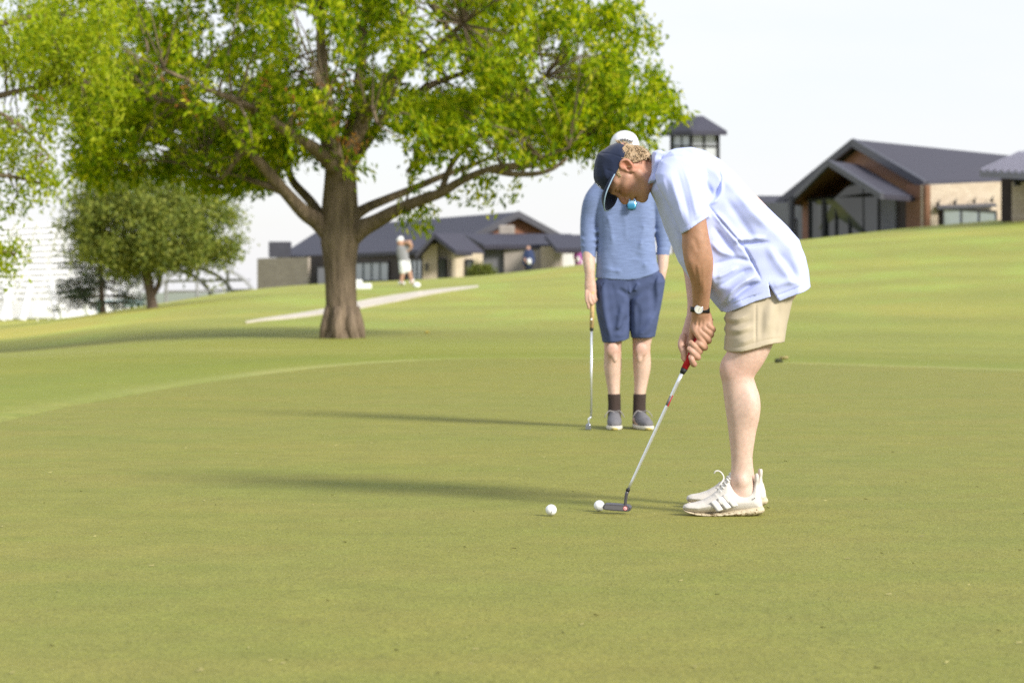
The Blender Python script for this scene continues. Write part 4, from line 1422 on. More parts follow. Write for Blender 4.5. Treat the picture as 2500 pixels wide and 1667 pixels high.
for mcp, pip, r in (((1697, 806), (1720, 845), 7.6), ((1706, 806), (1729, 829), 7.8), ((1718, 800), (1735, 815), 7.6), ((1729, 793), (1740, 803), 7.0)):
    B.tube(GT([(mcp[0] - 1, mcp[1] - 14, LW - .006, r - 1.5, r - 1), (*mcp, LW - .014, r + .6), ((mcp[0] + pip[0]) / 2, (mcp[1] + pip[1]) / 2, LW - .014, r),
               (pip[0], pip[1], LW - .004, r + .3), (pip[0] - 1, pip[1] + 4, LW + .022, r - .3), (pip[0] - 14, pip[1] + 4, LW + .042, r - 1),
               (pip[0] - 26, pip[1] + 2, LW + .036, r - 1.8)]), 0.0025)
for a, b_ in (((1704, 766), (1699, 800)), ((1711, 766), (1709, 800)), ((1719, 768), (1720, 795))):                              # tendons
    B.tube(GT([(*a, -.131, 1.8, 3), (*b_, LW - .019, 2.6, 3)]), 0.006)
B.tube(GT([(1697, 770, -.118, 8, 9), (1691, 800, -.100, 8, 9), (1688, 825, -.088, 7, 7), (1684, 846, -.083, 6, 6)]), 0.005)      # left thumb lies down the grip
# far arm, right hand below
B.tube(GT([(1668, 445, .19, 38, 34), (1676, 530, .23, 32, 30), (1684, 610, .24, 30, 28), (1693, 660, .19, 25, 24), (1698, 700, .13, 24, 20),
           (1697, 745, .06, 19, 16), (1692, 790, .0, 18, 14)]), 0.012)
B.tube(GT([(1692, 785, .005, 18, 14), (1684, 815, -.035, 20, 13), (1680, 838, -.055, 17, 11)]), 0.010)
B.tube(GT([(1668, 822, -.06, 9, 9), (1663, 842, -.082, 8.5, 8.5), (1669, 861, -.095, 7.6, 7), (1671, 878, -.097, 6.0, 5.5)]), 0.004)   # right thumb
for tip, mid, r in (((1703, 836), (1719, 848), 7.0), ((1687, 836), (1707, 857), 7.4), ((1683, 851), (1702, 871), 7.8), ((1686, 871), (1693, 888), 7.2)):
    B.tube(GT([(tip[0], tip[1], -.120, r - 1.2), ((tip[0] + mid[0]) / 2, (tip[1] + mid[1]) / 2, -.122, r - .3), (mid[0], mid[1], -.108, r + .4),
               (mid[0] + 1, mid[1], -.080, r), (mid[0] - 12, mid[1] - 8, -.056, r), (mid[0] - 24, mid[1] - 16, -.045, r)]), 0.0022)
    B.ell(G(tip[0] - 2.2, tip[1] - 1.5, -.129), np.array((3.6, 2.0, 3.2)) * KG, None, 0.0008, 'sub')                            # nail bed
# legs
NL = -.150
near_leg = [(1882, 720, -.10, 52, 40), (1850, 800, -.13, 50, 50), (1827, 857, NL, 46, 44), (1804, 900, NL, 42, 38), (1802, 932, NL, 38, 36),
            (1810, 975, NL, 41, 38), (1813, 1015, NL, 38.5, 37), (1812, 1060, NL, 32, 31), (1811, 1110, NL, 26, 24), (1811, 1145, NL, 25.5, 21),
            (1812, 1180, NL, 29, 22), (1815, 1212, NL, 32, 22)]
B.tube(GT(near_leg), 0.012, sub=9)
B.ell(G(1778, 900, NL), np.array((18, 25, 26)) * KG, None, 0.02)                                                              # kneecap
B.ell(G(1831, 990, NL - .02), np.array((20, 26, 38)) * KG, None, 0.03)                                                        # calf
B.ell(G(1812, 1176, NL - .034), np.array((9, 5, 11)) * KG, None, 0.014)                                                      # ankle bone
B.tube(GT([(1815, 1215, NL, 28, 22), (1775, 1234, NL, 16, 20), (1715, 1244, NL, 9, 18)]), 0.02)
FLG = .155
def farv(v): return 720 + (v - 720) * (1239 - 720) / (1261 - 720) if v > 720 else v
B.tube(GT([(r[0] + 3, farv(r[1]), abs(r[2]) + .01, r[3] * .94, r[4] * .94) for r in near_leg]), 0.012)
B.tube(GT([(1816, farv(1215), FLG, 28, 22), (1775, farv(1236), FLG, 15, 20), (1725, farv(1246), FLG, 8, 18)]), 0.02)
# creases and tendons of the near forearm
B.fold([G(1692, 578, -.285), G(1700, 597, -.285), G(1704, 615, -.282)], 0.008, -0.0035)
B.fold([G(1703, 640, -.275), G(1708, 672, -.25), G(1710, 705, -.21)], 0.007, 0.0022)
B.fold([G(1716, 640, -.275), G(1718, 680, -.25), G(1716, 725, -.18)], 0.007, 0.0020)
B.fold([G(1695, 640, -.275), G(1700, 680, -.245), G(1703, 725, -.18)], 0.006, -0.0018)


def skin_col(v):
    U = CU + F * v[:, 0] / v[:, 1]
    V = HV - F * (v[:, 2] - CH) / v[:, 1]
    w_ = v[:, 1] - D0
    pale = np.array((0.59, 0.415, 0.335))
    tan = np.array((0.37, 0.200, 0.122))
    face = np.array((0.46, 0.255, 0.180))
    pink = np.array((0.50, 0.30, 0.225))
    c = np.tile(pale, (len(v), 1))
    up = sstep(720, 640, V)
    arm_near = ((w_ < -.075) & (V > 500) & (U < 1748)).astype(float)
    c = c * (1 - arm_near[:, None]) + tan * arm_near[:, None]
    # near hand slightly pinker towards the fingers, far hand pale pink
    hnd = arm_near * sstep(752, 800, V)
    c = c * (1 - hnd[:, None]) + (tan * 0.62 + pink * 0.45) * hnd[:, None]
    far_arm = ((w_ >= -.075) & (V > 500) & (U < 1748)).astype(float)
    far_arm = np.maximum(far_arm, ((U < 1676) & (V > 780) & (V < 900)) * 1.0)
    far_arm = np.maximum(far_arm, ((V - 836) > (U - 1680) * 0.95 - 4) * (U < 1748) * (V > 830) * 1.0)
    c = c * (1 - far_arm[:, None]) + pink * far_arm[:, None]
    hd = (V < 505) & (U < 1650)
    c[hd] = face
    rel = (v - HO) / KG
    a, b_, s_ = rel @ HU, rel @ HF_, rel @ HS
    def blob(a0, b0, s0, ra, rb, rs, colr, amt):
        m_ = np.exp(-(((a - a0) / ra) ** 2 + ((b_ - b0) / rb) ** 2 + ((np.abs(s_) - s0) / rs) ** 2)) * amt * hd
        c[:] = c * (1 - m_[:, None]) + np.array(colr) * m_[:, None]
    blob(-12, 50, 30, 14, 16, 14, (0.40, 0.145, 0.095), 0.7)       # cheek
    blob(-22, 76, 0, 10, 9, 12, (0.42, 0.15, 0.10), 0.8)           # nose
    blob(2, -8, 54, 20, 15, 9, (0.46, 0.15, 0.085), 0.8)           # ear
    blob(-46, 60, 0, 5.5, 9, 15, (0.36, 0.12, 0.09), 0.8)          # lips
    blob(-43, 60, 0, 2.0, 9, 13, (0.05, 0.02, 0.015), 0.9)
    blob(-1.5, 60, 21, 2.3, 6, 8.5, (0.05, 0.03, 0.02), 0.95)      # lashes of the lowered eye
    blob(18, 60, 20, 3.4, 9, 13, (0.22, 0.11, 0.05), 0.75)         # eyebrow
    blob(-35, -20, 30, 30, 26, 30, (0.43, 0.20, 0.125), 0.6)       # neck
    rg = np.random.default_rng(5)                                   # knees and ankles a little redder, mottling
    kn = np.exp(-(((V - 905) / 30) ** 2)) * (V > 840)
    c *= 1 - 0.10 * kn[:, None] * np.array((0.3, 1, 1))
    return c


M_skin = mat('skin', (1, 1, 1), 0.52, 0.09, 55, bump=0.10, bscale=350, spec=0.35, sss=0.12, attr=True)
grow('body', B, M_skin, golfer, 1, skin_col)
del B

# shirt ------------------------------------------------------
M_polo = mat('polo_fabric', (0.465, 0.515, 0.82), 0.8, 0.02, 5, bump=0.10, bscale=420, spec=0.12, sheen=0.2)
S = Sculpt((G(1575, 0, 0)[0], D0 - 0.31, G(0, 790, 0)[2]), (G(1992, 0, 0)[0], D0 + 0.31, G(0, 350, 0)[2]), 0.0036)
BACK = [(1612, 376), (1624, 372), (1648, 362.5), (1687, 359.6), (1722, 368.5), (1758, 391), (1797, 427), (1841, 475), (1886, 520), (1922, 556),
        (1949, 586), (1964, 628), (1971, 663), (1976, 700)]
FRONT = [(1758, 757), (1744, 741), (1734, 729), (1712, 706), (1690, 688), (1672, 662), (1658, 640), (1642, 604), (1624, 562), (1612, 526), (1602, 495), (1588, 468), (1590, 440), (1600, 405)]
BODYP = BACK + [(1986, 760), (1960, 820), (1800, 850), (1752, 800)] + FRONT
SHIRT = BACK + [(1948, 713), (1916, 724), (1888, 735.5), (1874, 712), (1862, 690), (1868, 724.5), (1830, 736), (1797, 750), (1768, 763), (1758, 757)] + FRONT
X2, Z2 = np.meshgrid(S.x.astype(float), S.z.astype(float), indexing='ij')
u2 = CU + F * X2 / D0
v2 = HV - F * (Z2 - CH) / D0
ax_t = ((u2 - 1620) * 0.66 + (v2 - 400) * 0.75)                       # distance down the trunk in px
Tt = smi(ax_t, [-60, 0, 60, 130, 220, 330, 420, 520], [38, 60, 112, 126, 124, 122, 134, 140]) * KG
S.pillow(GP(BODYP), D0, Tt, 46 * KG)
S.tube(GT([(1642, 420, 0, 50, 54), (1670, 426, 0, 54, 64)]), 0.02)
for sg in (-1, 1):
    S.tube(GT([(1650, 420, sg * .06, 44, 38), (1668, 428, sg * .13, 50, 44)]), 0.02)
hemA, hemB = G(1663, 571, -.2), G(1731.5, 529, -.2)
hx, hz = hemB[0] - hemA[0], hemB[2] - hemA[2]
hl = math.hypot(hx, hz)
X3, Y3, Z3 = S.xyz((slice(None),) * 3)
side_n = ((G(1700, 620, -.2)[0] - hemA[0]) * hz - (G(1700, 620, -.2)[2] - hemA[2]) * hx) / hl
cut = ((X3 - hemA[0]) * hz - (Z3 - hemA[2]) * hx) / hl * (1 if side_n > 0 else -1)      # positive below the hem
body_d = S.d
for sg in (-1, 1):
    slv = [(1640, 366), (1612, 392), (1600, 425), (1604, 450), (1618, 478), (1636, 510), (1663, 573), (1672, 600), (1742, 560), (1731, 528), (1722, 480), (1722, 425), (1708, 385), (1672, 362)]
    if sg > 0: slv = [(u - 2 - (v - 400) * 0.03, v) for u, v in slv]
    yc = D0 + sg * smi(v2, [370, 440, 520, 580], [.135, .185, .225, .235])
    T = smi(v2, [370, 420, 500, 580], [38, 44, 46, 44]) * KG
    S.d = np.full(body_d.shape, 0.5, np.float32)
    S.pillow(GP(slv, sg * .2), yc, T, 32 * KG)
    S.d = np.maximum(S.d, cut)
    h_ = np.clip(0.5 + 0.5 * (body_d - S.d) / .012, 0, 1)
    body_d = body_d * (1 - h_) + S.d * h_ - .012 * h_ * (1 - h_)
S.d = body_d
# folds and seams traced from the photograph (near side, repeated on the far side)
def FL2(rows):
    for pts, wd, am in rows:
        q = GP(pts, -.2)
        S.fold2(q, wd, am, D0, -1)
        S.fold2(q, wd, am, D0, 1)
FL2([([(1636, 420), (1643, 460), (1653, 505), (1664, 550)], .011, .0045), ([(1650, 412), (1660, 455), (1672, 505), (1681, 548)], .010, -.0040),
     ([(1666, 408), (1680, 450), (1690, 500), (1697, 540)], .011, .0045), ([(1688, 412), (1700, 450), (1709, 500)], .010, -.0040), ([(1622, 430), (1630, 465), (1641, 505)], .010, -.0030),
     ([(1722, 440), (1742, 478), (1756, 455)], .013, -.0045), ([(1730, 500), (1748, 490), (1762, 462), (1757, 425)], .008, .0035),
     ([(1738, 515), (1768, 545), (1795, 582), (1818, 618)], .016, .0050), ([(1740, 550), (1768, 590), (1800, 628)], .014, -.0055),
     ([(1735, 590), (1760, 615), (1792, 622)], .012, .0055), ([(1738, 648), (1765, 640), (1800, 632), (1848, 642)], .011, -.0045),
     ([(1790, 588), (1830, 583), (1872, 580)], .010, .0045), ([(1795, 598), (1835, 596), (1882, 590)], .009, -.0045),
     ([(1762, 748), (1782, 716), (1812, 690), (1852, 670)], .013, .0085), ([(1774, 754), (1794, 726), (1824, 701), (1858, 688)], .010, -.0070),
     ([(1745, 702), (1775, 690), (1810, 668), (1842, 654)], .012, -.0055), ([(1742, 680), (1772, 668), (1805, 650)], .010, .0045),
     ([(1872, 600), (1905, 645), (1935, 690)], .022, .0050), ([(1890, 610), (1925, 650), (1955, 690)], .018, -.0035), ([(1718, 610), (1733, 660), (1745, 705)], .014, .0055),
     ([(1800, 470), (1840, 520), (1880, 560)], .022, .0035), ([(1770, 480), (1810, 540), (1850, 600)], .018, -.0030), ([(1880, 705), (1910, 690), (1950, 690)], .014, .0035),
     ([(1650, 560), (1664, 610), (1690, 660)], .012, .0040), ([(1630, 520), (1650, 590), (1680, 645)], .010, -.0040)])
FL2([([(1724, 495), (1752, 530), (1790, 575), (1822, 612), (1845, 655), (1861, 690)], .0050, -.0042),
     ([(1612, 405), (1620, 390), (1643, 381), (1672, 386), (1698, 400), (1714, 425), (1720, 470), (1728, 520)], .0050, -.0036),
     ([(1726, 374), (1750, 400), (1760, 440), (1748, 470)], .0045, -.0028), ([(1660, 562), (1695, 540), (1727, 521)], .0040, -.0022),
     ([(1770, 752), (1815, 733), (1862, 715)], .0040, -.0022), ([(1888, 725), (1918, 714), (1968, 694)], .0040, -.0022)])
S.lump(0.0022, 0.045, 3)
# hollow at the hem so the shirt hangs as cloth
inner = S.d + 0.011
z_h = ax_t[:, None, :] > np.interp(u2, [1750, 1980], [345, 395])[:, None, :] + 0 * Y3
S.d = np.where(z_h & (S.d > -0.06), np.maximum(S.d, -inner), S.d)
S.clip(GP(SHIRT), 0.002)
shirt = grow('polo_shirt', S, M_polo, golfer, 1)
del S
# collar
C = Sculpt((G(1565, 0)[0], D0 - .12, G(0, 505)[2]), (G(1640, 0)[0], D0 + .12, G(0, 355)[2]), 0.0024)
COLL = [(1589, 384), (1594, 372), (1603, 367.5), (1612, 367.5), (1625, 374.5), (1612, 389), (1609, 410), (1603, 436), (1592, 444), (1581, 451), (1579, 458), (1583, 470), (1594, 484),
        (1601, 495), (1596, 470), (1588, 456), (1583, 445), (1585, 425), (1587, 403)]
C.pillow(GP([(1589, 384), (1594, 372), (1603, 367), (1613, 367), (1626, 374.5), (1616, 389), (1619, 414), (1615, 440), (1597, 450), (1580, 455), (1577, 459), (1582, 471), (1597, 480), (1604, 494), (1594, 480), (1575, 470), (1574, 450), (1583, 425), (1586, 403)]), D0, 49 * KG, 9 * KG)
C.lump(0.0012, 0.02, 9)
C.tube(GT([(1650, 424, 0, 41, 42), (1610, 424, 0, 42, 39), (1575, 430, 0, 44, 38), (1550, 426, 0, 44, 37)]), 0.003, op='sub', pad=0.2)
cv, cf = C.mesh(1)
for sg in (-1, 1):
    k_ = (sg * (cv[cf].mean(1)[:, 1] - D0)) > 0
    pv, pf = largest(cv, cf[k_])
    mesh_obj('collar', pv, pf, M_polo, shirt, smooth=True)
del C

# shorts ------------------------------------------------------
M_khaki = mat('khaki_twill', (0.44, 0.375, 0.27), 0.85, 0.05, 14, bump=0.12, bscale=500, spec=0.12, sheen=0.1)
S = Sculpt((G(1745, 0)[0], D0 - .29, G(0, 875)[2]), (G(1975, 0)[0], D0 + .29, G(0, 590)[2]), 0.0036)
LEGP = [(1786, 735), (1772, 768), (1771, 790), (1771, 810), (1769, 856), (1765, 900), (1860, 900), (1920, 870), (1914, 836), (1922, 785), (1935, 735), (1946, 700), (1952, 650), (1930, 610), (1880, 600), (1810, 660), (1792, 700)]
HEM = [(1740, 560), (2000, 560), (2000, 700), (1946, 706), (1922, 785), (1911, 834.5), (1896, 836), (1882, 837), (1862, 841), (1843, 847), (1820, 853), (1801, 857.5), (1785, 858), (1768, 856), (1740, 856)]
for sg in (-1, 1):
    lp = [(u, v if sg < 0 else (v if v < 790 else 790 + (v - 790) * .93)) for u, v in LEGP]
    vv = HV - F * (np.meshgrid(S.x, S.z, indexing='ij')[1] - CH) / D0
    S.pillow(GP(lp, sg * .1), D0 + sg * smi(vv, [700, 857], [.09, .135]), smi(vv, [620, 720, 800, 857], [.078, .088, .106, .112]), 48 * KG, 0.02)
FL2([([(1770, 774), (1795, 780), (1832, 766)], .008, .0045), ([(1771, 788), (1800, 793), (1838, 780)], .008, -.0045), ([(1771, 804), (1802, 806), (1842, 792)], .008, .0042),
     ([(1772, 820), (1806, 818), (1842, 806)], .008, -.0040), ([(1798, 838), (1825, 830), (1843, 818)], .008, .0038), ([(1785, 758), (1812, 752), (1840, 742)], .008, -.0038),
     ([(1846, 730), (1844, 790), (1842, 848)], .0042, -.0034), ([(1884, 730), (1877, 770), (1868, 812)], .018, .0050), ([(1902, 735), (1896, 785), (1888, 828)], .014, -.0045),
     ([(1862, 745), (1858, 790), (1856, 835)], .012, -.0030), ([(1766, 846), (1801, 848), (1843, 836), (1882, 827), (1912, 825)], .0038, -.0026)])
S.lump(0.0018, 0.03, 8)
inner = S.d + 0.011
X3, Y3, Z3 = S.xyz((slice(None),) * 3)
S.d = np.where((Z3 < G(0, 795)[2]) & (S.d > -0.05) & (X3 > -9), np.maximum(S.d, -inner), S.d)
S.clip(GP(HEM, -.1), 0.002)
grow('shorts', S, M_khaki, golfer, 1)
del S

# cap ------------------------------------------------------
M_navy = mat('navy_cotton', (0.012, 0.019, 0.048), 0.8, 0.12, 20, bump=0.15, bscale=500, spec=0.2, sheen=0.15)
CAPB = [(1542, 358.5), (1536, 357), (1522, 350), (1508, 348), (1490, 354.5), (1469, 367), (1459, 377), (1453, 396), (1449, 416), (1448.5, 434), (1452, 446), (1462, 456), (1472, 464), (1480, 474), (1500, 470), (1530, 460), (1570, 420), (1570, 380)]
CAPC = [(1545, 356), (1532, 366), (1524, 380), (1517, 394), (1510, 410), (1502, 425), (1489, 452), (1479, 474), (1440, 480), (1430, 340), (1520, 330)]
S = Sculpt((G(1435, 0)[0], D0 - .11, G(0, 490)[2]), (G(1560, 0)[0], D0 + .11, G(0, 335)[2]), 0.0022)
S.pillow(GP(CAPB), D0, 54 * KG, 50 * KG)
for pts in ([(1449, 408, -.02), (1470, 412, -.062), (1492, 418, -.085), (1508, 424, -.088)], [(1462, 374, -.03), (1485, 376, -.06), (1510, 382, -.08), (1520, 388, -.085)],
            [(1450, 430, -.03), (1462, 440, -.055), (1475, 446, -.07)]):
    S.fold([G(*p) for p in pts], .0035, -.0022)
S.fold([G(1470, 400, -.066), G(1478, 425, -.078), G(1484, 445, -.082)], .010, .003)
S.lump(0.0012, 0.02, 4)
S.clip(GP(CAPC), 0.003)
cap = grow('cap', S, M_navy, golfer, 1)
del S
near_e = catmull([G(1501, 425.5, -.083), G(1492, 443, -.086), G(1480, 472, -.082), G(1475.5, 495, -.06), G(1476.5, 512, -.02), G(1482, 515, .01), G(1490, 511, .035), G(1499, 502, .06), G(1506, 488, .075), G(1508, 474, .082), G(1505, 450, .085), G(1502, 428, .084)], 5)
root_e = catmull([G(1503, 424, -.080), G(1496, 440, -.074), G(1486, 456, -.058), G(1478, 465, -.035), G(1475, 468, 0), G(1477, 467, .02), G(1480, 465, .035), G(1486, 458, .052), G(1492, 449, .066), G(1497, 440, .074), G(1501, 432, .080), G(1503, 425, .082)], 5)
rows = []
for a, b_ in zip(near_e, root_e):
    row = []
    for t in np.linspace(0, 1, 7):
        p = a + (b_ - a) * t
        p = p + np.array((-1, 0, 0.5)) * 0.010 * math.sin(math.pi * t)
        row.append(p)
    rows.append(row)
bm_ = MB().grid(rows)
brim = bm_.build('brim', M_navy, cap, smooth=True)
so = brim.modifiers.new('thickness', 'SOLIDIFY')
so.thickness = 0.004
so.offset = 0
M_white_thread = mat('white_thread', (0.75, 0.76, 0.78), 0.7, 0.08, 80)
eb = MB().tube([p + np.array((-0.0006, -0.0010, 0)) for p in near_e[:32]], 0.0026, 6)
eb.build('brim_edging', mat('pale_blue_edging', (0.30, 0.42, 0.55), 0.7, 0.05, 50), cap, smooth=True)
lt = MB()
for i, (u, v, w_) in enumerate([(1452.5, 446.5, -.020), (1456, 449.5, -.022), (1459.5, 452.5, -.024), (1463, 455.5, -.026), (1466.5, 458.5, -.028)]):
    c0 = G(u, v, w_ - .012)
    for k in range(2 + i % 2):
        lt.box(c0 + np.array((0.0020 * k - .002, 0, 0.0012 * (k % 2))), (0.0016, 0.004, 0.0055 - .001 * k), ax=np.array(((.75, -.3, -.6), (.2, .95, 0), (.6, 0, .75))))
lt.build('embroidery', M_white_thread, cap)

# hair ------------------------------------------------------
M_hair = mat('blond_hair', (1, 1, 1), 0.5, 0.25, 90, spec=0.4, attr=True)
HAIRP = [(1530, 348), (1538, 355), (1550, 355), (1569, 361), (1581, 371), (1590, 381), (1582, 386), (1574, 389), (1560, 397), (1545, 401), (1530, 395), (1518, 391), (1508, 405), (1512, 425), (1517, 434), (1508, 438), (1500, 425), (1496, 410), (1512, 370)]
S = Sculpt((G(1490, 0)[0], D0 - .11, G(0, 445)[2]), (G(1602, 0)[0], D0 + .11, G(0, 345)[2]), 0.0024)
S.ell(H(10, -1, 0), np.array((66, 66, 51.5)) * KG, HR, 0)
S.ell(H(-30, -18, 0), np.array((36, 42, 40)) * KG, HR, 0.02)
X3, Y3, Z3 = S.xyz((slice(None),) * 3)
S.d -= (0.0017 * np.sin(X3 * 520 + 5 * np.sin(Z3 * 260 + Y3 * 170)) * np.sin(Z3 * 470 + 4 * np.sin(Y3 * 240 + X3 * 150)) + 0.0010 * np.sin(Y3 * 700 + X3 * 400)).astype(np.float32)
S.clip(GP(HAIRP), 0.004)
def hair_col(v):
    q = np.sin(v[:, 0] * 520 + 5 * np.sin(v[:, 2] * 260 + v[:, 1] * 170)) * np.sin(v[:, 2] * 470 + 4 * np.sin(v[:, 1] * 240 + v[:, 0] * 150))
    t = np.clip(0.5 + 0.6 * q, 0, 1)[:, None]
    return np.array((0.25, 0.16, 0.085)) * (1 - t) + np.array((0.42, 0.31, 0.185)) * t
hair = grow('hair', S, M_hair, golfer, 0, hair_col)
del S
hb = MB()
rg = np.random.default_rng(21)
hp = np.array(HAIRP[1:12])
cnt = 0
while cnt < 110:
    a, b_, s_ = rg.uniform(-60, 20), rg.uniform(-70, 8), rg.uniform(-44, 44)
    q = np.array((a - 0, b_ + 4, s_)) / np.array((60, 66, 50))
    q = q / np.linalg.norm(q)
    p0 = H(*(q * np.array((66, 67, 52.5)) + np.array((4, -6, 0))))
    pu, pv = CU + F * p0[0] / p0[1], HV - F * (p0[2] - CH) / p0[1]
    if poly_sd(np.array([pu]), np.array([pv]), hp)[0] > 0: continue
    dirn = rg.normal(size=3)
    dirn -= (p0 - HO) * (dirn @ (p0 - HO)) / ((p0 - HO) @ (p0 - HO))
    dirn /= np.linalg.norm(dirn)
    nrm = (p0 - HO) / np.linalg.norm(p0 - HO)
    oth = np.cross(nrm, dirn)
    ln = rg.uniform(.014, .026)
    pts = [p0 + dirn * ln * t + oth * ln * 0.5 * math.sin(2.6 * t) + nrm * 0.0022 * math.sin(math.pi * t) for t in np.linspace(0, 1, 6)]
    hb.tube(pts, [.0008, .0016, .0019, .0017, .0012, .0005], 5)
    cnt += 1
for i in range(26):                                                # tuft standing through the opening of the cap
    u0 = 1506 + rg.uniform(0, 26)
    p0 = G(u0, 351 + (u0 - 1506) * .1, rg.uniform(-.03, .02))
    tipd = np.array((rg.uniform(-.02, .006), rg.uniform(-.01, .01), rg.uniform(.004, .017)))
    hb.tube([p0, p0 + tipd * .5 + np.array((0, 0, .004)), p0 + tipd], [.0022, .0017, .0005], 4)
hb.build('curls', mat('blond_curls', (0.36, 0.255, 0.145), 0.5, 0.2, 60, spec=0.4), hair, smooth=True)

# shoes ------------------------------------------------------
M_knit = mat('white_knit', (0.56, 0.525, 0.48), 0.85, 0.06, 30, bump=0.35, bscale=260, spec=0.15, bdist=0.004)
M_sole = mat('muddy_foam', (0.55, 0.47, 0.33), 0.8, 0.10, 60, bump=0.4, bscale=220, spec=0.2, bdist=0.004)
def mud(m):
    t = m.node_tree
    b = t.nodes['Principled BSDF']
    src = b.inputs['Base Color'].links[0].from_socket
    c = t.nodes.new('ShaderNodeTexCoord')
    n = t.nodes.new('ShaderNodeTexNoise')
    n.inputs['Scale'].default_value = 95
    n.inputs['Detail'].default_value = 5
    n.inputs['Roughness'].default_value = 0.7
    t.links.new(c.outputs['Object'], n.inputs['Vector'])
    s = t.nodes.new('ShaderNodeSeparateXYZ')
    t.links.new(c.outputs['Object'], s.inputs[0])
    g = t.nodes.new('ShaderNodeMapRange')
    g.inputs['From Min'].default_value, g.inputs['From Max'].default_value = 0.004, 0.03
    g.inputs['To Min'].default_value, g.inputs['To Max'].default_value = 0.50, 0.64
    t.links.new(s.outputs['Z'], g.inputs['Value'])
    k = t.nodes.new('ShaderNodeMath')
    k.operation = 'SUBTRACT'
    t.links.new(n.outputs['Fac'], k.inputs[0])
    t.links.new(g.outputs['Result'], k.inputs[1])
    r = t.nodes.new('ShaderNodeMapRange')
    r.inputs['From Min'].default_value, r.inputs['From Max'].default_value = 0.0, 0.05
    t.links.new(k.outputs[0], r.inputs['Value'])
    x = t.nodes.new('ShaderNodeMix')
    x.data_type = 'RGBA'
    x.inputs[7].default_value = (0.16, 0.10, 0.035, 1)
    t.links.new(r.outputs['Result'], x.inputs[0])
    t.links.new(src, x.inputs[6])
    t.links.new(x.outputs[2], b.inputs['Base Color'])
mud(M_sole)
M_stripe = mat('white_stripe', (0.70, 0.68, 0.64), 0.5, 0.03, 40)
M_dark_line = mat('grey_trim', (0.16, 0.15, 0.15), 0.6, 0.1, 60)
M_lace = mat('lace', (0.66, 0.64, 0.60), 0.8, 0.05, 80)
UPPER = [(1666, 1240), (1669, 1232), (1678, 1228), (1697, 1225), (1716, 1219), (1735, 1209), (1752, 1196), (1766, 1180), (1774, 1168), (1779, 1169), (1782, 1180), (1787, 1189), (1797, 1196),
         (1808, 1202), (1822, 1203), (1832, 1198), (1838, 1186), (1842, 1172), (1845, 1160), (1849, 1157), (1852, 1162), (1851, 1175), (1853, 1190), (1856, 1204), (1860, 1220), (1862, 1236), (1858, 1246), (1700, 1252), (1676, 1247)]
SOLE = [(1667, 1241), (1675, 1245), (1695, 1249), (1730, 1251), (1762, 1248), (1790, 1243), (1820, 1238), (1848, 1233), (1860, 1232), (1866, 1240), (1867, 1246), (1861, 1253), (1845, 1258), (1820, 1260.5), (1780, 1261.5),
        (1740, 1262), (1715, 1261), (1698, 1258), (1680, 1253), (1670, 1248)]
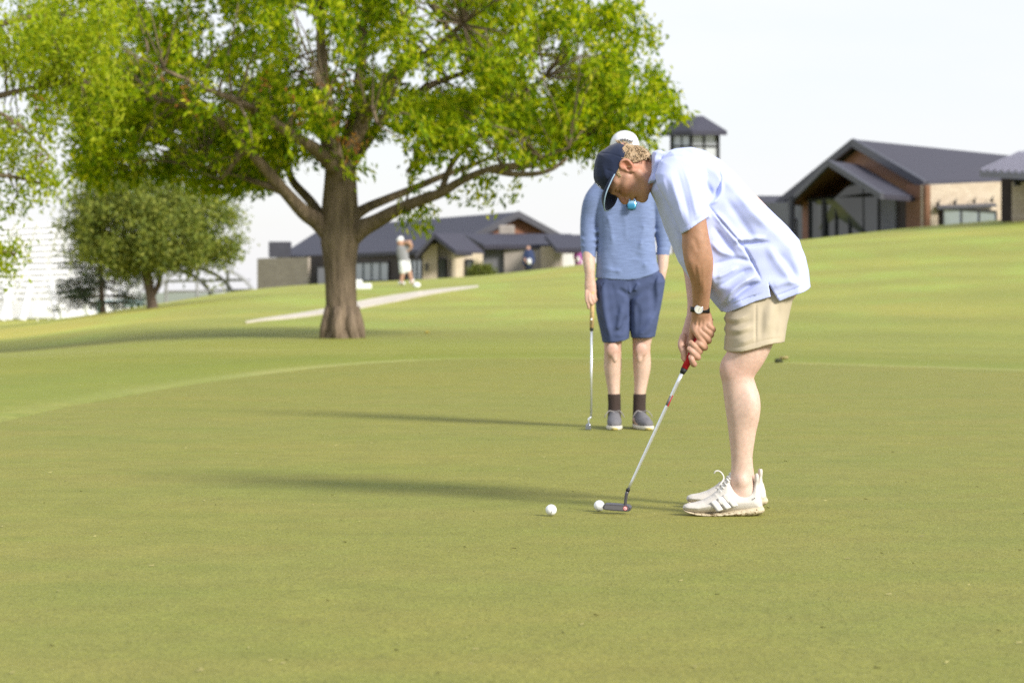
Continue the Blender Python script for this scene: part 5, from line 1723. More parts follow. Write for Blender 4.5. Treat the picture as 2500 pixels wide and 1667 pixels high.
def shoe(w, f, du, stripes):
    """w depth offset, f maps the traced pixel rows to the row of this foot"""
    lo, hi = G(1655, 1275, w - .07), G(1880, 1140, w + .07)
    tr = lambda pts: GP([(u + du, f(v)) for u, v in pts], w)
    def thick(s, grow_=0.0):
        X, Z = np.meshgrid(s.x.astype(float), s.z.astype(float), indexing='ij')
        u = CU + F * X / (D0 + w) - du
        v = HV - F * (Z - CH) / (D0 + w)
        t = np.interp(u, [1662, 1675, 1700, 1740, 1780, 1820, 1850, 1868], [16, 24, 30, 31, 26, 24, 22, 16])
        tz = np.interp(v, [f(1160), f(1195), f(1225), f(1262)], [.55, .78, 1.0, 1.06])
        return (t * tz + grow_) * KG
    S = Sculpt((lo[0], D0 + w - .075, -0.004), (hi[0], D0 + w + .075, hi[2]), 0.0024)
    S.pillow(tr(UPPER), D0 + w, thick(S), 26 * KG)
    # ankle opening
    S.tube([(*G(1816 + du, f(1150), w), 24 * KG, 20 * KG), (*G(1814 + du, f(1190), w), 26 * KG, 20 * KG), (*G(1815 + du, f(1204), w), 20 * KG, 15 * KG)], 0.004, op='sub', pad=0.1)
    S.fold([G(1787 + du, f(1196), w - .045), G(1800 + du, f(1209), w - .045), G(1822 + du, f(1213), w - .045), G(1838 + du, f(1208), w - .042)], .006, .0022)
    S.fold([G(1845 + du, f(1226), w - .04), G(1825 + du, f(1222), w - .048), G(1800 + du, f(1238), w - .05)], .005, .0020)
    for k in range(5):
        a0, b0 = 1746 + k * 8.5, 1206 - k * 9.5
        S.fold([G(a0 - 5 + du, f(b0 + 3), w), G(a0 + du, f(b0 + 1), w - .02), G(a0 + 9 + du, f(b0 + 11), w - .040)], .004, .0022)
    S.ell(G(1847 + du, f(1168), w), np.array((5.5, 11, 13)) * KG, None, .004)
    up = grow('shoe', S, M_knit, golfer, 1)
    S = Sculpt((lo[0], D0 + w - .08, -0.006), (hi[0], D0 + w + .08, G(0, f(1220), w)[2]), 0.0024)
    S.pillow(tr(SOLE), D0 + w, thick(S, 3.0), 11 * KG)
    S.lump(0.0008, 0.006, 2)
    v_, f_ = S.mesh(1)
    v_[:, 2] = np.maximum(v_[:, 2], 0.0015)
    mesh_obj('sole', v_, f_, M_sole, up, smooth=True)
    if stripes:
        for (ut, vt), (ub, vb), wd in (((1741, 1223), (1759, 1246), 13), ((1757, 1214), (1779, 1241), 13), ((1771, 1206), (1796, 1236), 13)):
            for mm_, o_, ww in ((M_stripe, 0, wd), (M_dark_line, -wd * .58, 1.3)):
                b = MB()
                rows = []
                for t in np.linspace(0, 1, 9):
                    u, v = ut + (ub - ut) * t + o_, vt + (vb - vt) * t + (-o_ * .45)
                    tt = np.interp(u, [1700, 1740, 1780, 1820], [30, 31, 26, 24]) * np.interp(v, [1195, 1225, 1262], [.78, 1, 1.06])
                    e_ = np.interp(t, [0, 1], [0.93, 1.035])
                    rows.append([G(u + du + s_ * ww / 2, f(v) - s_ * ww * .22, w - tt * KG * e_ - (.0010 if o_ else .0008)) for s_ in (-1, -.33, .33, 1)])
                b.grid(rows)
                o = b.build('stripe' if o_ == 0 else 'stripe_trim', mm_, up, smooth=True)
                sm = o.modifiers.new('thickness', 'SOLIDIFY')
                sm.thickness = .0015
                sm.offset = 0
        e = MB()
        e.tube([G(1842, 1216, w - .036), G(1842, 1216, w - .041)], .0028, 10)
        e.build('heel_badge', M_dark_line, up)
    lb = MB()
    for k in range(5):
        a0, b0 = 1748 + k * 6.5, 1203 - k * 8
        lb.tube([G(a0 + du - 3, f(b0), w + .022), G(a0 + du, f(b0) - 3, w), G(a0 + du + 6, f(b0) + 5, w - .026)], .0030, 6)
    if not stripes:
        lb.tube(catmull([G(1755, f(1205), w - .02), G(1760, 1180, w - .02), G(1767, 1167, w - .01), G(1763, 1156, w - .005), G(1755, 1149.5, w), G(1747, 1150, w), G(1743.5, 1155, w + .003)], 4), .0030, 6)
        lb.tube(catmull([G(1750, f(1212), w - .026), G(1757, 1190, w - .028), G(1766, 1170, w - .012)], 4), .0028, 6)
    lb.build('laces', M_lace, up, smooth=True)
    return up
shoe(-.165, lambda v: v, 0, True)
shoe(.17, lambda v: v - 22 if v > 1195 else v - 14, 9, False)

# watch: worn on the near wrist ---------------------------------
wt = MB()
ring = [G(1709 + 22.5 * math.cos(a), 756.5 + 1.5 * math.cos(a), -.128 + 0.0) + np.array((0, 16.5 * KG * math.sin(a), 0)) for a in np.linspace(0, 2 * math.pi, 40)]
watch = mesh_obj('watch', [G(1709, 756, -.128)] * 3, [(0, 1, 2)], None, golfer)
bpy.data.objects.remove(watch)
rows = []
for p in ring:
    o_ = (p - G(1709, 756.5, -.128))
    o_ = o_ / np.linalg.norm(o_)
    rows.append([p + np.array((0, 0, z)) * KG + o_ * q for z, q in ((-6.5, 0), (-6, .0022), (6, .0022), (6.5, 0))])
wt.grid(rows)
watch = wt.build('watch_strap', mat('black_leather', (0.012, 0.011, 0.011), 0.4, 0.2, 120, bump=0.3, bscale=300), golfer, smooth=True)
cw = G(1705.5, 755.5, -.128 - 20 * KG)
def disc(mb, c, r, h, seg=28, n=np.array((0.06, -1, 0.05))):
    n = n / np.linalg.norm(n)
    a = np.cross(n, (0, 0, 1.0)); a /= np.linalg.norm(a)
    b_ = np.cross(n, a)
    ring0 = [c + r * (a * math.cos(t) + b_ * math.sin(t)) for t in np.linspace(0, 2 * math.pi, seg, endpoint=False)]
    return mb.slab(ring0, n * h)
M_steel = mat('polished_steel', (0.62, 0.62, 0.64), 0.18, 0.04, 40, metal=1.0)
disc(MB(), cw, 10.8 * KG, .0065).build('watch_case', M_steel, watch, bevel=.0008)
disc(MB(), cw + np.array((0, -.0066, 0)), 9.0 * KG, .0006).build('watch_dial', mat('silver_dial', (0.52, 0.52, 0.46), 0.35, 0.05, 200), watch)
hnds = MB()
c_ = cw + np.array((0.0004, -.0078, 0.0004))
hnds.tube([c_, c_ + np.array((.0045, 0, .0060))], .0004, 5)
hnds.tube([c_, c_ + np.array((-.0010, 0, -.0090))], .0003, 5)
for k in range(12):
    a = k * math.pi / 6
    d_ = np.array((math.cos(a), 0, math.sin(a)))
    hnds.tube([c_ + d_ * .0105, c_ + d_ * .0125], .0003, 4)
hnds.build('watch_hands', M_dark_line, watch)
# ------------------------------------------------------------ the man watching, feet together, facing the camera
DM = 15.0
KM = DM / F
def MP(u, v, w=0.0): return P(u, v, DM + w)
def MT(rows): return [(*MP(r[0], r[1], r[2]), r[3] * KM, (r[4] if len(r) > 4 else r[3]) * KM) for r in rows]
def MX(pts, w=0.0): return [(MP(u, v, w)[0], MP(u, v, w)[2]) for u, v in pts]

man = empty('person', MP(1530, 1045) * (1, 1, 0), 'person standing in a blue long-sleeved top, navy shorts and white cap, leaning on a putter', 'person')
B = Sculpt((MP(1408, 0)[0], DM - .36, 0.0), (MP(1650, 0)[0], DM + .25, MP(0, 305)[2]), 0.0042)
B.tube(MT([(1532, 690, 0, 48, 24), (1530, 600, 0, 54, 30), (1527, 510, 0, 60, 40), (1526, 455, 0, 52, 34), (1527, 430, 0, 26, 24)]), .02)
B.tube(MT([(1527, 440, .01, 24, 24), (1526, 405, -.02, 22, 23)]), .02)
B.ell(MP(1525, 372, -.03), np.array((29, 38, 38)) * KM, None, .015)
B.ell(MP(1525, 392, -.07), np.array((24, 18, 27)) * KM, None, .015)
B.tube(MT([(1525, 380, -.135, 4.5), (1525, 394, -.155, 6)]), .008)
for s_ in (-1, 1):
    B.ell(MP(1525 + s_ * 11, 380, -.145), np.array((7, 6, 5)) * KM, None, .006, 'sub')
    B.ell(MP(1525 + s_ * 11, 380, -.128), np.array((5, 5, 4)) * KM, None, .003)
    B.ell(MP(1525 + s_ * 31, 385, -.02), np.array((4, 9, 13)) * KM, None, .004)
B.tube(MT([(1516, 408, -.135, 2.5), (1525, 407, -.142, 3), (1534, 408, -.135, 2.5)]), .004)
B.tube(MT([(1530, 460, 0, 30, 30), (1474, 470, 0, 20, 20), (1444, 520, .01, 20, 20), (1438, 575, .0, 18, 18), (1437, 625, -.03, 15.5, 15), (1439, 655, -.05, 13.5, 13), (1440, 678, -.06, 11, 8.5)]), .012)
B.tube(MT([(1440, 678, -.06, 10.5, 8), (1441, 695, -.065, 14, 8), (1443, 712, -.07, 14, 8)]), .010)
for pts in (((1432, 712, -.082), (1432, 730, -.098), (1436, 744, -.104), (1437, 752, -.100)), ((1438, 716, -.088), (1440, 733, -.106), (1445, 742, -.104), (1447, 740, -.088)),
            ((1444, 716, -.086), (1447, 731, -.102), (1451, 738, -.098), (1451, 735, -.084)), ((1450, 713, -.080), (1453, 726, -.094), (1455, 732, -.09), (1453, 730, -.078))):
    r = 4.6
    B.tube(MT([(*p, r - .35 * i) for i, p in enumerate(pts)]), .003)
B.tube(MT([(1450, 702, -.055, 5.5), (1454, 718, -.06, 5), (1452, 732, -.066, 4.4), (1450, 739, -.068, 3.6)]), .004)
B.tube(MT([(1530, 460, 0, 30, 30), (1588, 472, 0, 20, 20), (1613, 525, .02, 20, 20), (1621, 585, .02, 17, 17), (1619, 620, .0, 15, 15), (1618, 650, -.02, 12.5, 11), (1615, 675, -.03, 10, 9), (1608, 700, -.03, 12, 9), (1600, 725, -.03, 10, 8)]), .012)
for ux, rows in ((0, [(1500, 720, 0, 36, 36), (1497, 800, 0, 27, 28), (1496, 838, 0, 22, 24), (1496, 858, 0, 21, 23), (1496, 880, .01, 21.5, 23), (1496, 900, .015, 21, 23), (1497, 930, .015, 17, 19), (1499, 962, .01, 14, 16), (1500, 1000, .01, 13, 16), (1500, 1022, .01, 14, 20)]),
                 (1, [(1562, 720, 0, 38, 36), (1569, 800, 0, 28, 28), (1567, 832, 0, 23, 24), (1566, 856, 0, 21.5, 23), (1567, 880, .01, 22, 23), (1567, 900, .015, 21, 23), (1565, 930, .015, 17, 19), (1562, 962, .01, 14, 16), (1560, 1000, .01, 13, 16), (1560, 1022, .01, 14, 20)])):
    B.tube(MT(rows), .012, sub=6)
    B.ell(MP(rows[3][0], 854, -.09), np.array((15, 8, 18)) * KM, None, .02)
    B.ell(MP(rows[3][0] + (5 if ux == 0 else -5), 876, -.09), np.array((6, 6, 10)) * KM, None, .015)
    B.tube(MT([(rows[-1][0], 1026, .02, 15, 20), (rows[-1][0] + (0 if ux == 0 else 8), 1034, -.10, 14, 14)]), .02)


def man_col(v):
    V = HV - F * (v[:, 2] - CH) / v[:, 1]
    c = np.tile(np.array((0.56, 0.39, 0.305)), (len(v), 1))
    hand = sstep(650, 720, V) * (V < 770)
    c = c * (1 - .5 * hand[:, None]) + np.array((0.44, 0.24, 0.17)) * .5 * hand[:, None]
    c[V < 450] = (0.40, 0.21, 0.14)
    kn = np.exp(-((V - 852) / 18.0) ** 2)
    c *= 1 - .16 * kn[:, None] * np.array((.3, 1, 1))
    return c
grow('body', B, M_skin, man, 1, man_col)
del B
# sweater
M_sweat = mat('blue_heather_knit', (0.165, 0.218, 0.385), 0.85, 0.16, 16, bump=0.15, bscale=200, spec=0.1, stretch=(1, 1, 9), sheen=0.25)
S = Sculpt((MP(1408, 0)[0], DM - .22, MP(0, 700)[2]), (MP(1650, 0)[0], DM + .22, MP(0, 415)[2]), 0.0042)
TOR = [(1512, 424), (1490, 432), (1462, 446), (1454, 480), (1455, 530), (1459, 580), (1456, 640), (1452, 700), (1450, 740), (1620, 740), (1613, 660), (1603, 625), (1598, 580), (1600, 520), (1602, 470), (1590, 445), (1562, 431), (1540, 424)]
S.pillow(MX(TOR), DM, 46 * KM, 40 * KM)
arml = [(1478, 462, 0, 30, 30), (1452, 492, 0, 27, 27), (1443, 530, .01, 24.5, 25), (1439, 570, .0, 22.5, 23), (1437, 600, -.015, 20.5, 20), (1437, 618, -.022, 18.2, 18), (1437, 640, -.03, 17.5, 17)]
armr = [(1580, 462, 0, 30, 30), (1602, 492, .01, 26, 27), (1612, 530, .02, 24, 25), (1620, 575, .02, 21, 22), (1621, 600, .01, 18, 19), (1619, 618, .0, 16.8, 17), (1618, 640, .0, 16, 16)]
S.tube(MT(arml), .008)
S.tube(MT(armr), .008)
S.tube(MT([(1560, 452, 0, 30, 32), (1592, 470, .005, 30, 31), (1608, 505, .015, 26, 27)]), .012)
S.tube(MT([(1526, 452, .005, 34, 32), (1526, 436, .005, 27, 26)]), .015)
for v, amp, wd in ((556, -.006, .010), (566, .009, .011), (577, -.009, .008), (586, .010, .010), (595, -.008, .007), (602, .007, .008), (611, -.006, .006)):
    S.fold([MP(1412, v - 5, -.01), MP(1430, v, -.085), MP(1448, v + 2, -.08), MP(1464, v - 4, 0)], wd, amp)
    S.fold([MP(1596, v - 2, .0), MP(1610, v + 2, -.07), MP(1628, v, -.07), MP(1645, v - 4, .02)], wd, amp)
for a, b_, am in (((1462, 460), (1468, 530), -.006), ((1592, 460), (1590, 530), -.006), ((1480, 520), (1495, 600), .004), ((1575, 540), (1560, 610), .0045), ((1470, 600), (1500, 660), -.004), ((1590, 610), (1570, 655), .004), ((1520, 500), (1528, 590), .003), ((1545, 620), (1590, 640), -.004), ((1465, 655), (1520, 664), .004)):
    S.fold([MP(*a, -.12), MP((a[0] + b_[0]) / 2 + 3, (a[1] + b_[1]) / 2, -.135), MP(*b_, -.125)], .016, am * 1.9)
S.fold([MP(1452, 671, -.10), MP(1492, 676, -.125), MP(1535, 677, -.13), MP(1580, 667, -.12), MP(1612, 652, -.10)], .006, -.003)
S.lump(.003, .06, 12)
X3, Y3, Z3 = S.xyz((slice(None),) * 3)
inner = S.d + .008
S.d = np.where((Z3 < MP(0, 655)[2]) & (S.d > -.06), np.maximum(S.d, -inner), S.d)
S.clip(MX([(1400, 400), (1660, 400), (1660, 625), (1634, 625), (1603, 622), (1603, 640), (1611, 658), (1598, 667), (1580, 674), (1558, 681), (1535, 684), (1500, 683), (1453, 679), (1453, 628), (1420, 629), (1400, 629)]), .003)
grow('sweater', S, M_sweat, man, 1)
del S
# shorts
M_navyshort = mat('navy_shorts_fabric', (0.060, 0.080, 0.165), 0.75, 0.10, 8, bump=0.1, bscale=400, spec=0.2)
S = Sculpt((MP(1440, 0)[0], DM - .22, MP(0, 845)[2]), (MP(1640, 0)[0], DM + .2, MP(0, 640)[2]), 0.0042)
S.pillow(MX([(1472, 640), (1464, 670), (1453, 690), (1454, 725), (1457, 765), (1465, 800), (1473, 840), (1477, 870), (1535, 870), (1539, 800), (1542, 735), (1542, 640)]), DM, 43 * KM, 22 * KM, .0)
S.pillow(MX([(1530, 640), (1533, 735), (1537, 800), (1542, 870), (1594, 870), (1599, 823), (1607, 786), (1618, 735), (1624, 687), (1613, 666), (1602, 652), (1590, 640)]), DM, 43 * KM, 22 * KM, .006)
S.pillow(MX([(1474, 650), (1462, 690), (1470, 722), (1520, 735), (1538, 742), (1556, 735), (1604, 722), (1612, 690), (1600, 655), (1588, 650)]), DM - .004, 40 * KM, 34 * KM, .012)
for pts, wd, am in (([(1492, 690, -.12), (1502, 730, -.13), (1508, 770, -.12)], .012, -.008), ([(1470, 690, -.1), (1476, 760, -.11), (1488, 825, -.11)], .018, .006),
                    ([(1535, 690, -.1), (1538, 718, -.11)], .006, .007), ([(1540, 730, -.09), (1565, 712, -.125), (1585, 700, -.12)], .012, -.006),
                    ([(1510, 705, -.12), (1530, 718, -.11)], .012, -.006), ([(1560, 690, -.12), (1548, 712, -.12)], .010, .006), ([(1600, 760, -.1), (1580, 800, -.11), (1560, 825, -.11)], .018, .006),
                    ([(1590, 690, -.1), (1597, 740, -.1), (1590, 790, -.11)], .02, -.006), ([(1520, 740, -.11), (1512, 790, -.12), (1508, 825, -.12)], .02, .005), ([(1612, 664, -.06), (1620, 675, -.05), (1624, 688, -.03)], .006, .006),
                    ([(1474, 690, -.1), (1466, 715, -.09)], .006, -.005), ([(1606, 665, -.09), (1596, 690, -.1), (1590, 715, -.11)], .010, -.005), ([(1530, 770, -.09), (1522, 800, -.11), (1500, 815, -.12)], .015, -.005), ([(1556, 740, -.11), (1556, 790, -.12), (1552, 820, -.12)], .016, -.006)):
    S.fold([MP(*p) for p in pts], wd, am * 1.6)
S.fold([MP(1472, 828, -.10), MP(1500, 828, -.125), MP(1534, 821, -.10)], .004, -.003)
S.fold([MP(1543, 818, -.10), MP(1570, 818, -.125), MP(1599, 816, -.10)], .004, -.003)
S.lump(.003, .04, 5)
X3, Y3, Z3 = S.xyz((slice(None),) * 3)
inner = S.d + .008
S.d = np.where((Z3 < MP(0, 790)[2]) & (S.d > -.05), np.maximum(S.d, -inner), S.d)
S.clip(MX([(1430, 600), (1650, 600), (1650, 700), (1624, 690), (1599, 822.5), (1571, 825), (1542, 825), (1537, 800), (1535.5, 825), (1522, 831), (1500, 835), (1473, 836), (1440, 836)]), .003)
grow('shorts', S, M_navyshort, man, 1)
del S
# white cap
S = Sculpt((MP(1480, 0)[0], DM - .20, MP(0, 384)[2]), (MP(1572, 0)[0], DM + .16, MP(0, 312)[2]), .0030)
S.ell(MP(1525, 362, -.03), np.array((36, 42, 41.5)) * KM, None, 0)
S.ell(MP(1525, 350, -.06), np.array((33, 36, 27)) * KM, None, .012)
S.ell(MP(1525, 339, -.04), np.array((27, 30, 18)) * KM, None, .012)
S.fold([MP(1525, 321, -.03), MP(1525, 335, -.12), MP(1525, 365, -.16)], .004, -.0016)
S.clip(MX([(1470, 300), (1580, 300), (1580, 372), (1525, 378), (1470, 372)]), .004)
M_wcap = mat('white_cap_cloth', (0.74, 0.74, 0.76), 0.8, 0.03, 20, bump=.1, bscale=400)
cap2 = grow('cap', S, M_wcap, man, 1)
rows = []
for a in np.linspace(-1.25, 1.25, 17):
    rows.append([MP(1525 + 36 * math.sin(a), 372 + 3 * math.cos(a) - 6 * abs(math.sin(a)) * 0, -.03 - .145 * math.cos(a)) + np.array((0, -t * .075 * math.cos(a) ** .6, -.010 * t * t - .006 * t)) for t in np.linspace(0, 1, 5)])
br = MB().grid(rows).build('brim', M_wcap, cap2, smooth=True)
sm = br.modifiers.new('thickness', 'SOLIDIFY')
sm.thickness = .004
# dark lettering on the crown: upside-down letters along an arc, as in the photograph
def glyph(mb, c, ang, kind):
    ca, sa = math.cos(ang), math.sin(ang)
    def bar(x0, y0, x1, y1):
        q = [np.array((c[0] + (x * ca - y * sa), c[1], c[2] + (x * sa + y * ca))) for x, y in ((x0, y0), (x1, y0), (x1, y1), (x0, y1))]
        mb.slab(q, (0, .05, 0))
    h, s_, b_ = .0070, .0036, .0015
    bar(-s_, -h, -s_ + b_, h)
    if kind in 'RBP':
        bar(-s_ + b_, h - b_, s_, h); bar(s_ - b_, .0005, s_, h - b_); bar(-s_ + b_, -.001, s_, .0012)
        if kind != 'P': bar(s_ - b_, -h, s_, -.001)
        if kind == 'B': bar(-s_ + b_, -h, s_ - b_, -h + b_)
    else:
        for y in (-h, -.0011, h - b_): bar(-s_ + b_, y, s_, y + b_)
gm = MB()
for i, (u, v, kd) in enumerate(((1544, 345, 'B'), (1538.5, 343, 'R'), (1532.5, 341.5, 'E'), (1526.5, 340.5, 'E'), (1520.5, 340.5, 'R'), (1514.5, 341.5, 'P'))):
    yy = -.03 - .262 * math.sqrt(max(0, .16 - ((u - 1525) / 100) ** 2)) - .055
    glyph(gm, MP(u, v, yy + .012), math.pi - .02 * (u - 1528), kd)
gm.build('lettering', M_dark_line, cap2)
hb = MB()
for i in range(60):                                              # short brown hair under the cap
    a = RNG.uniform(.2, math.pi - .2)
    c0 = MP(1525 + 31 * math.cos(a) * 1.02, 376 + RNG.uniform(0, 14), -.03 + .09 * math.sin(a))
    hb.tube([c0, c0 + np.array((RNG.uniform(-.006, .006), .006, -.018))], [.004, .001], 4)
hb.build('hair', mat('brown_hair', (0.10, 0.055, 0.028), 0.5, 0.2, 40), man)
# socks and shoes
M_sock = mat('brown_rib_sock', (0.050, 0.034, 0.028), 0.9, 0.1, 30, stretch=(6, 6, 1), bump=.4, bscale=150)
M_gknit = mat('grey_knit', (0.155, 0.150, 0.160), 0.85, 0.12, 40, bump=.3, bscale=300)
M_wsole = mat('off_white_sole', (0.66, 0.62, 0.52), 0.7, 0.06, 40)
M_gum = mat('yellow_gum', (0.36, 0.30, 0.09), 0.7, 0.1, 30)
M_tab = mat('orange_leather', (0.42, 0.15, 0.03), 0.6, 0.1, 40)
M_glace = mat('grey_lace', (0.30, 0.28, 0.27), 0.8, 0.1, 60)
for uc, tilt in ((1500, -.02), (1561, .10)):
    S = Sculpt((MP(uc - 30, 0)[0], DM - .10, MP(0, 1035)[2]), (MP(uc + 30, 0)[0], DM + .12, MP(0, 955)[2]), .0036)
    S.tube(MT([(uc - (1 if uc < 1530 else -1), 955, .01, 16, 18), (uc, 985, .01, 15.5, 17.5), (uc, 1005, .01, 16, 19), (uc, 1030, .01, 17, 22)]), .0)
    for v in (972, 980, 986):
        S.fold([MP(uc - 20, v + 1, .0), MP(uc, v - 1, -.05), MP(uc + 20, v + 1, .0)], .005, .0025)
    S.clip(MX([(uc - 40, 962), (uc + 40, 961), (uc + 40, 1040), (uc - 40, 1040)]), .003)
    grow('sock', S, M_sock, man, 1)
    S = Sculpt((MP(uc - 40, 0)[0], DM - .26, -.004), (MP(uc + 50, 0)[0], DM + .16, MP(0, 985)[2]), .0036)
    X3, Y3, Z3 = S.xyz((slice(None),) * 3)
    x0 = MP(uc, 0)[0]
    def fp(u, z, y): return np.array((x0 + u * KM - tilt * -(0) + (-(y) if y < 0 else 0) * tilt * 2.2, DM + y, z))
    S.tube([(*fp(0, .055, .10), .034, .034), (*fp(0, .060, .03), .036, .04), (*fp(0, .050, -.06), .043, .04), (*fp(0, .040, -.14), .044, .034), (*fp(0, .034, -.185), .034, .028)], .0, n=(0, 0, 1))
    S.tube([(*fp(0, .075, .085), .030, .030), (*fp(0, .090, .02), .032, .034), (*fp(0, .078, -.05), .028, .026), (*fp(0, .060, -.10), .030, .024)], .02)
    S.tube([(*fp(0, .17, .03), .022, .026), (*fp(0, .095, .03), .024, .03)], .006, op='sub')
    S.d = np.maximum(S.d, .018 - Z3)
    for k in range(3):
        S.fold([fp(-14, .085 - k * .014, -.035 - k * .024), fp(0, .100 - k * .014, -.045 - k * .026), fp(14, .085 - k * .014, -.035 - k * .024)], .006, -.003)
    sh_ = grow('shoe', S, M_gknit, man, 1)
    S = Sculpt((MP(uc - 45, 0)[0], DM - .27, -.004), (MP(uc + 55, 0)[0], DM + .17, .05), .0036)
    X3, Y3, Z3 = S.xyz((slice(None),) * 3)
    S.tube([(*fp(0, .014, .10), .040, .03), (*fp(0, .014, .0), .042, .03), (*fp(0, .014, -.10), .050, .03), (*fp(0, .016, -.17), .044, .03), (*fp(0, .018, -.195), .034, .03)], .0, n=(0, 0, 1))
    S.d = np.maximum(np.maximum(S.d, Z3 - .026), .001 - Z3)
    grow('sole', S, M_wsole, sh_, 1)
    S = Sculpt((MP(uc - 30, 0)[0], DM - .28, -.004), (MP(uc + 45, 0)[0], DM - .14, .04), .0030)
    S.ell(fp(0, .008, -.198), (.026, .042, .014), None, 0)
    S.d = np.maximum(S.d, .0008 - S.z[None, None, :])
    grow('toe_bumper', S, M_gum, sh_, 1)
    MB().box(fp(0, .130, -.012), (.020, .008, .034)).build('heel_tab' if False else 'tongue_tab', M_tab, sh_, bevel=.003)
    lb = MB()
    for k in range(4):
        lb.tube([fp(-11, .088 - k * .012, -.045 - k * .022), fp(0, .104 - k * .012, -.058 - k * .022), fp(11, .088 - k * .012, -.045 - k * .022)], .0035, 5)
    for sx in (-1, 1):
        lb.tube(catmull([fp(0, .104, -.055), fp(sx * 12, .112, -.07), fp(sx * 20, .092, -.075), fp(sx * 24, .070, -.07)], 4), .003, 5)
        lb.tube(catmull([fp(0, .104, -.055), fp(sx * 8, .085, -.09), fp(sx * 12, .070, -.10)], 4), .003, 5)
    lb.build('laces', M_glace, sh_, smooth=True)

# ------------------------------------------------------------ people beyond
def far_person(d, pix, label, parts):
    k = d / F
    fp_ = lambda u, v, w=0.0: P(u, v, d + w)
    ft = lambda rows: [(*fp_(r[0], r[1], r[2]), r[3] * k, (r[4] if len(r) > 4 else r[3]) * k) for r in rows]
    b0 = fp_(*pix)
    root = empty('person', b0, label, 'person')
    for name, m, tubes, ells in parts:
        allp = np.vstack([np.array(ft(t)) for t in tubes] + [np.array([(*fp_(e[0], e[1], e[2]), max(e[3:]) * k, 0)]) for e in ells])
        r = allp[:, 3].max() + .08
        S = Sculpt(allp[:, :3].min(0) - r, allp[:, :3].max(0) + r, .016)
        for t in tubes: S.tube(ft(t), .03)
        for e in ells: S.ell(fp_(e[0], e[1], e[2]), np.array((e[3], e[3], e[4])) * k, None, .03)
        grow(name, S, m, root, 1)
    return root
M_fskin = mat('far_skin', (0.45, 0.26, 0.18), 0.6, 0.05, 5)
M_fgrey = mat('grey_shirt', (0.24, 0.24, 0.25), 0.8, 0.05, 5)
M_fwhite = mat('white_cloth', (0.74, 0.74, 0.74), 0.8, 0.03, 5)
M_fnavy = mat('navy_jacket', (0.030, 0.045, 0.11), 0.8, 0.08, 5)
M_fblack = mat('black_cloth', (0.018, 0.02, 0.028), 0.8, 0.08, 5)
M_fpurple = mat('purple_cloth', (0.34, 0.09, 0.30), 0.8, 0.08, 5)
dG = 103.0
far_person(dG, (988, 690), 'person in grey top and white shorts finishing a full swing before the porch', [
    ('body', M_fskin, [[(990, 640, 0, 8), (984, 665, 0, 5.5), (979, 692, 0, 4)], [(992, 640, .1, 8), (1000, 668, .1, 5.5), (1006, 690, .1, 4)], [(979, 602, 0, 6), (992, 592, -.1, 5), (1002, 598, -.2, 4), (1000, 590, -.2, 4)],
                       [(990, 612, 0, 6), (1003, 602, 0, 5), (995, 592, -.2, 3.6)], [(985, 610, 0, 8), (980, 596, 0, 6)], [(978, 690, 0, 3.5), (984, 692, -.2, 3)]], [(977, 592, 0, 8, 9.5)]),
    ('shirt', M_fgrey, [[(981, 608, 0, 13, 9), (983, 622, 0, 14, 9), (987, 640, 0, 12, 9)], [(984, 606, 0, 8), (995, 606, 0, 7)]], []),
    ('shorts', M_fwhite, [[(986, 638, 0, 13, 9), (985, 650, 0, 11), (983, 662, 0, 8.5)], [(991, 640, .1, 10), (994, 652, .1, 9), (996, 660, .1, 7.5)]], []),
    ('cap', M_fwhite, [[(976, 586, 0, 7.5), (978, 584, 0, 7.5)]], []),
    ('shoe', M_fwhite, [[(975, 691, 0, 3.5), (986, 692, -.2, 3.5)]], []),
    ('shoe', M_fwhite, [[(1002, 689, .1, 4), (1008, 686, .1, 4)]], [])])
far_person(146, (1291, 672), 'person in dark navy jacket and trousers standing before the taupe wall', [
    ('body', M_fskin, [[(1290, 618, 0, 5), (1290, 610, 0, 3)], [(1281, 632, -.1, 2.6), (1286, 642, -.25, 2.6)], [(1280, 648, 0, 2.2), (1278, 652, 0, 2)]], [(1290, 607, 0, 5, 6.5)]),
    ('jacket', M_fnavy, [[(1291, 616, 0, 9, 7), (1291, 632, 0, 11, 8), (1291, 648, 0, 9.5, 7)], [(1283, 618, 0, 5), (1280, 634, 0, 4.2), (1281, 648, -.1, 3.4)], [(1299, 618, 0, 5), (1302, 634, 0, 4.2), (1299, 644, -.2, 3.4)]], []),
    ('trousers', M_fblack, [[(1289, 646, 0, 6.5), (1288, 662, 0, 4.6), (1289, 675, 0, 3.8)], [(1294, 646, 0, 6.5), (1295, 662, 0, 4.6), (1295, 675, 0, 3.8)]], []),
    ('white_cap', M_fwhite, [[(1292, 636, -.35, 5), (1292, 641, -.35, 5)]], [])])
far_person(158, (1412, 660), 'person in a purple top and light trousers standing under the wing eave', [
    ('body', M_fskin, [[(1412, 618, 0, 4), (1412, 608, 0, 3)], [(1403, 632, -.1, 2.3), (1410, 636, -.3, 2.3)]], [(1412, 605, 0, 5, 6.2)]),
    ('top', M_fpurple, [[(1412, 614, 0, 8, 6), (1412, 630, 0, 9, 7), (1412, 644, 0, 9, 7)], [(1405, 616, 0, 4), (1403, 628, 0, 3.6)], [(1419, 616, 0, 4), (1421, 630, 0, 3.6)]], []),
    ('trousers', M_fgrey, [[(1409, 642, 0, 5.5), (1408, 655, 0, 4), (1408, 668, 0, 3.4)], [(1415, 642, 0, 5.5), (1416, 655, 0, 4), (1416, 668, 0, 3.4)]], []),
    ('bag', M_fwhite, [[(1411, 630, -.3, 4), (1412, 636, -.3, 4)]], [])])
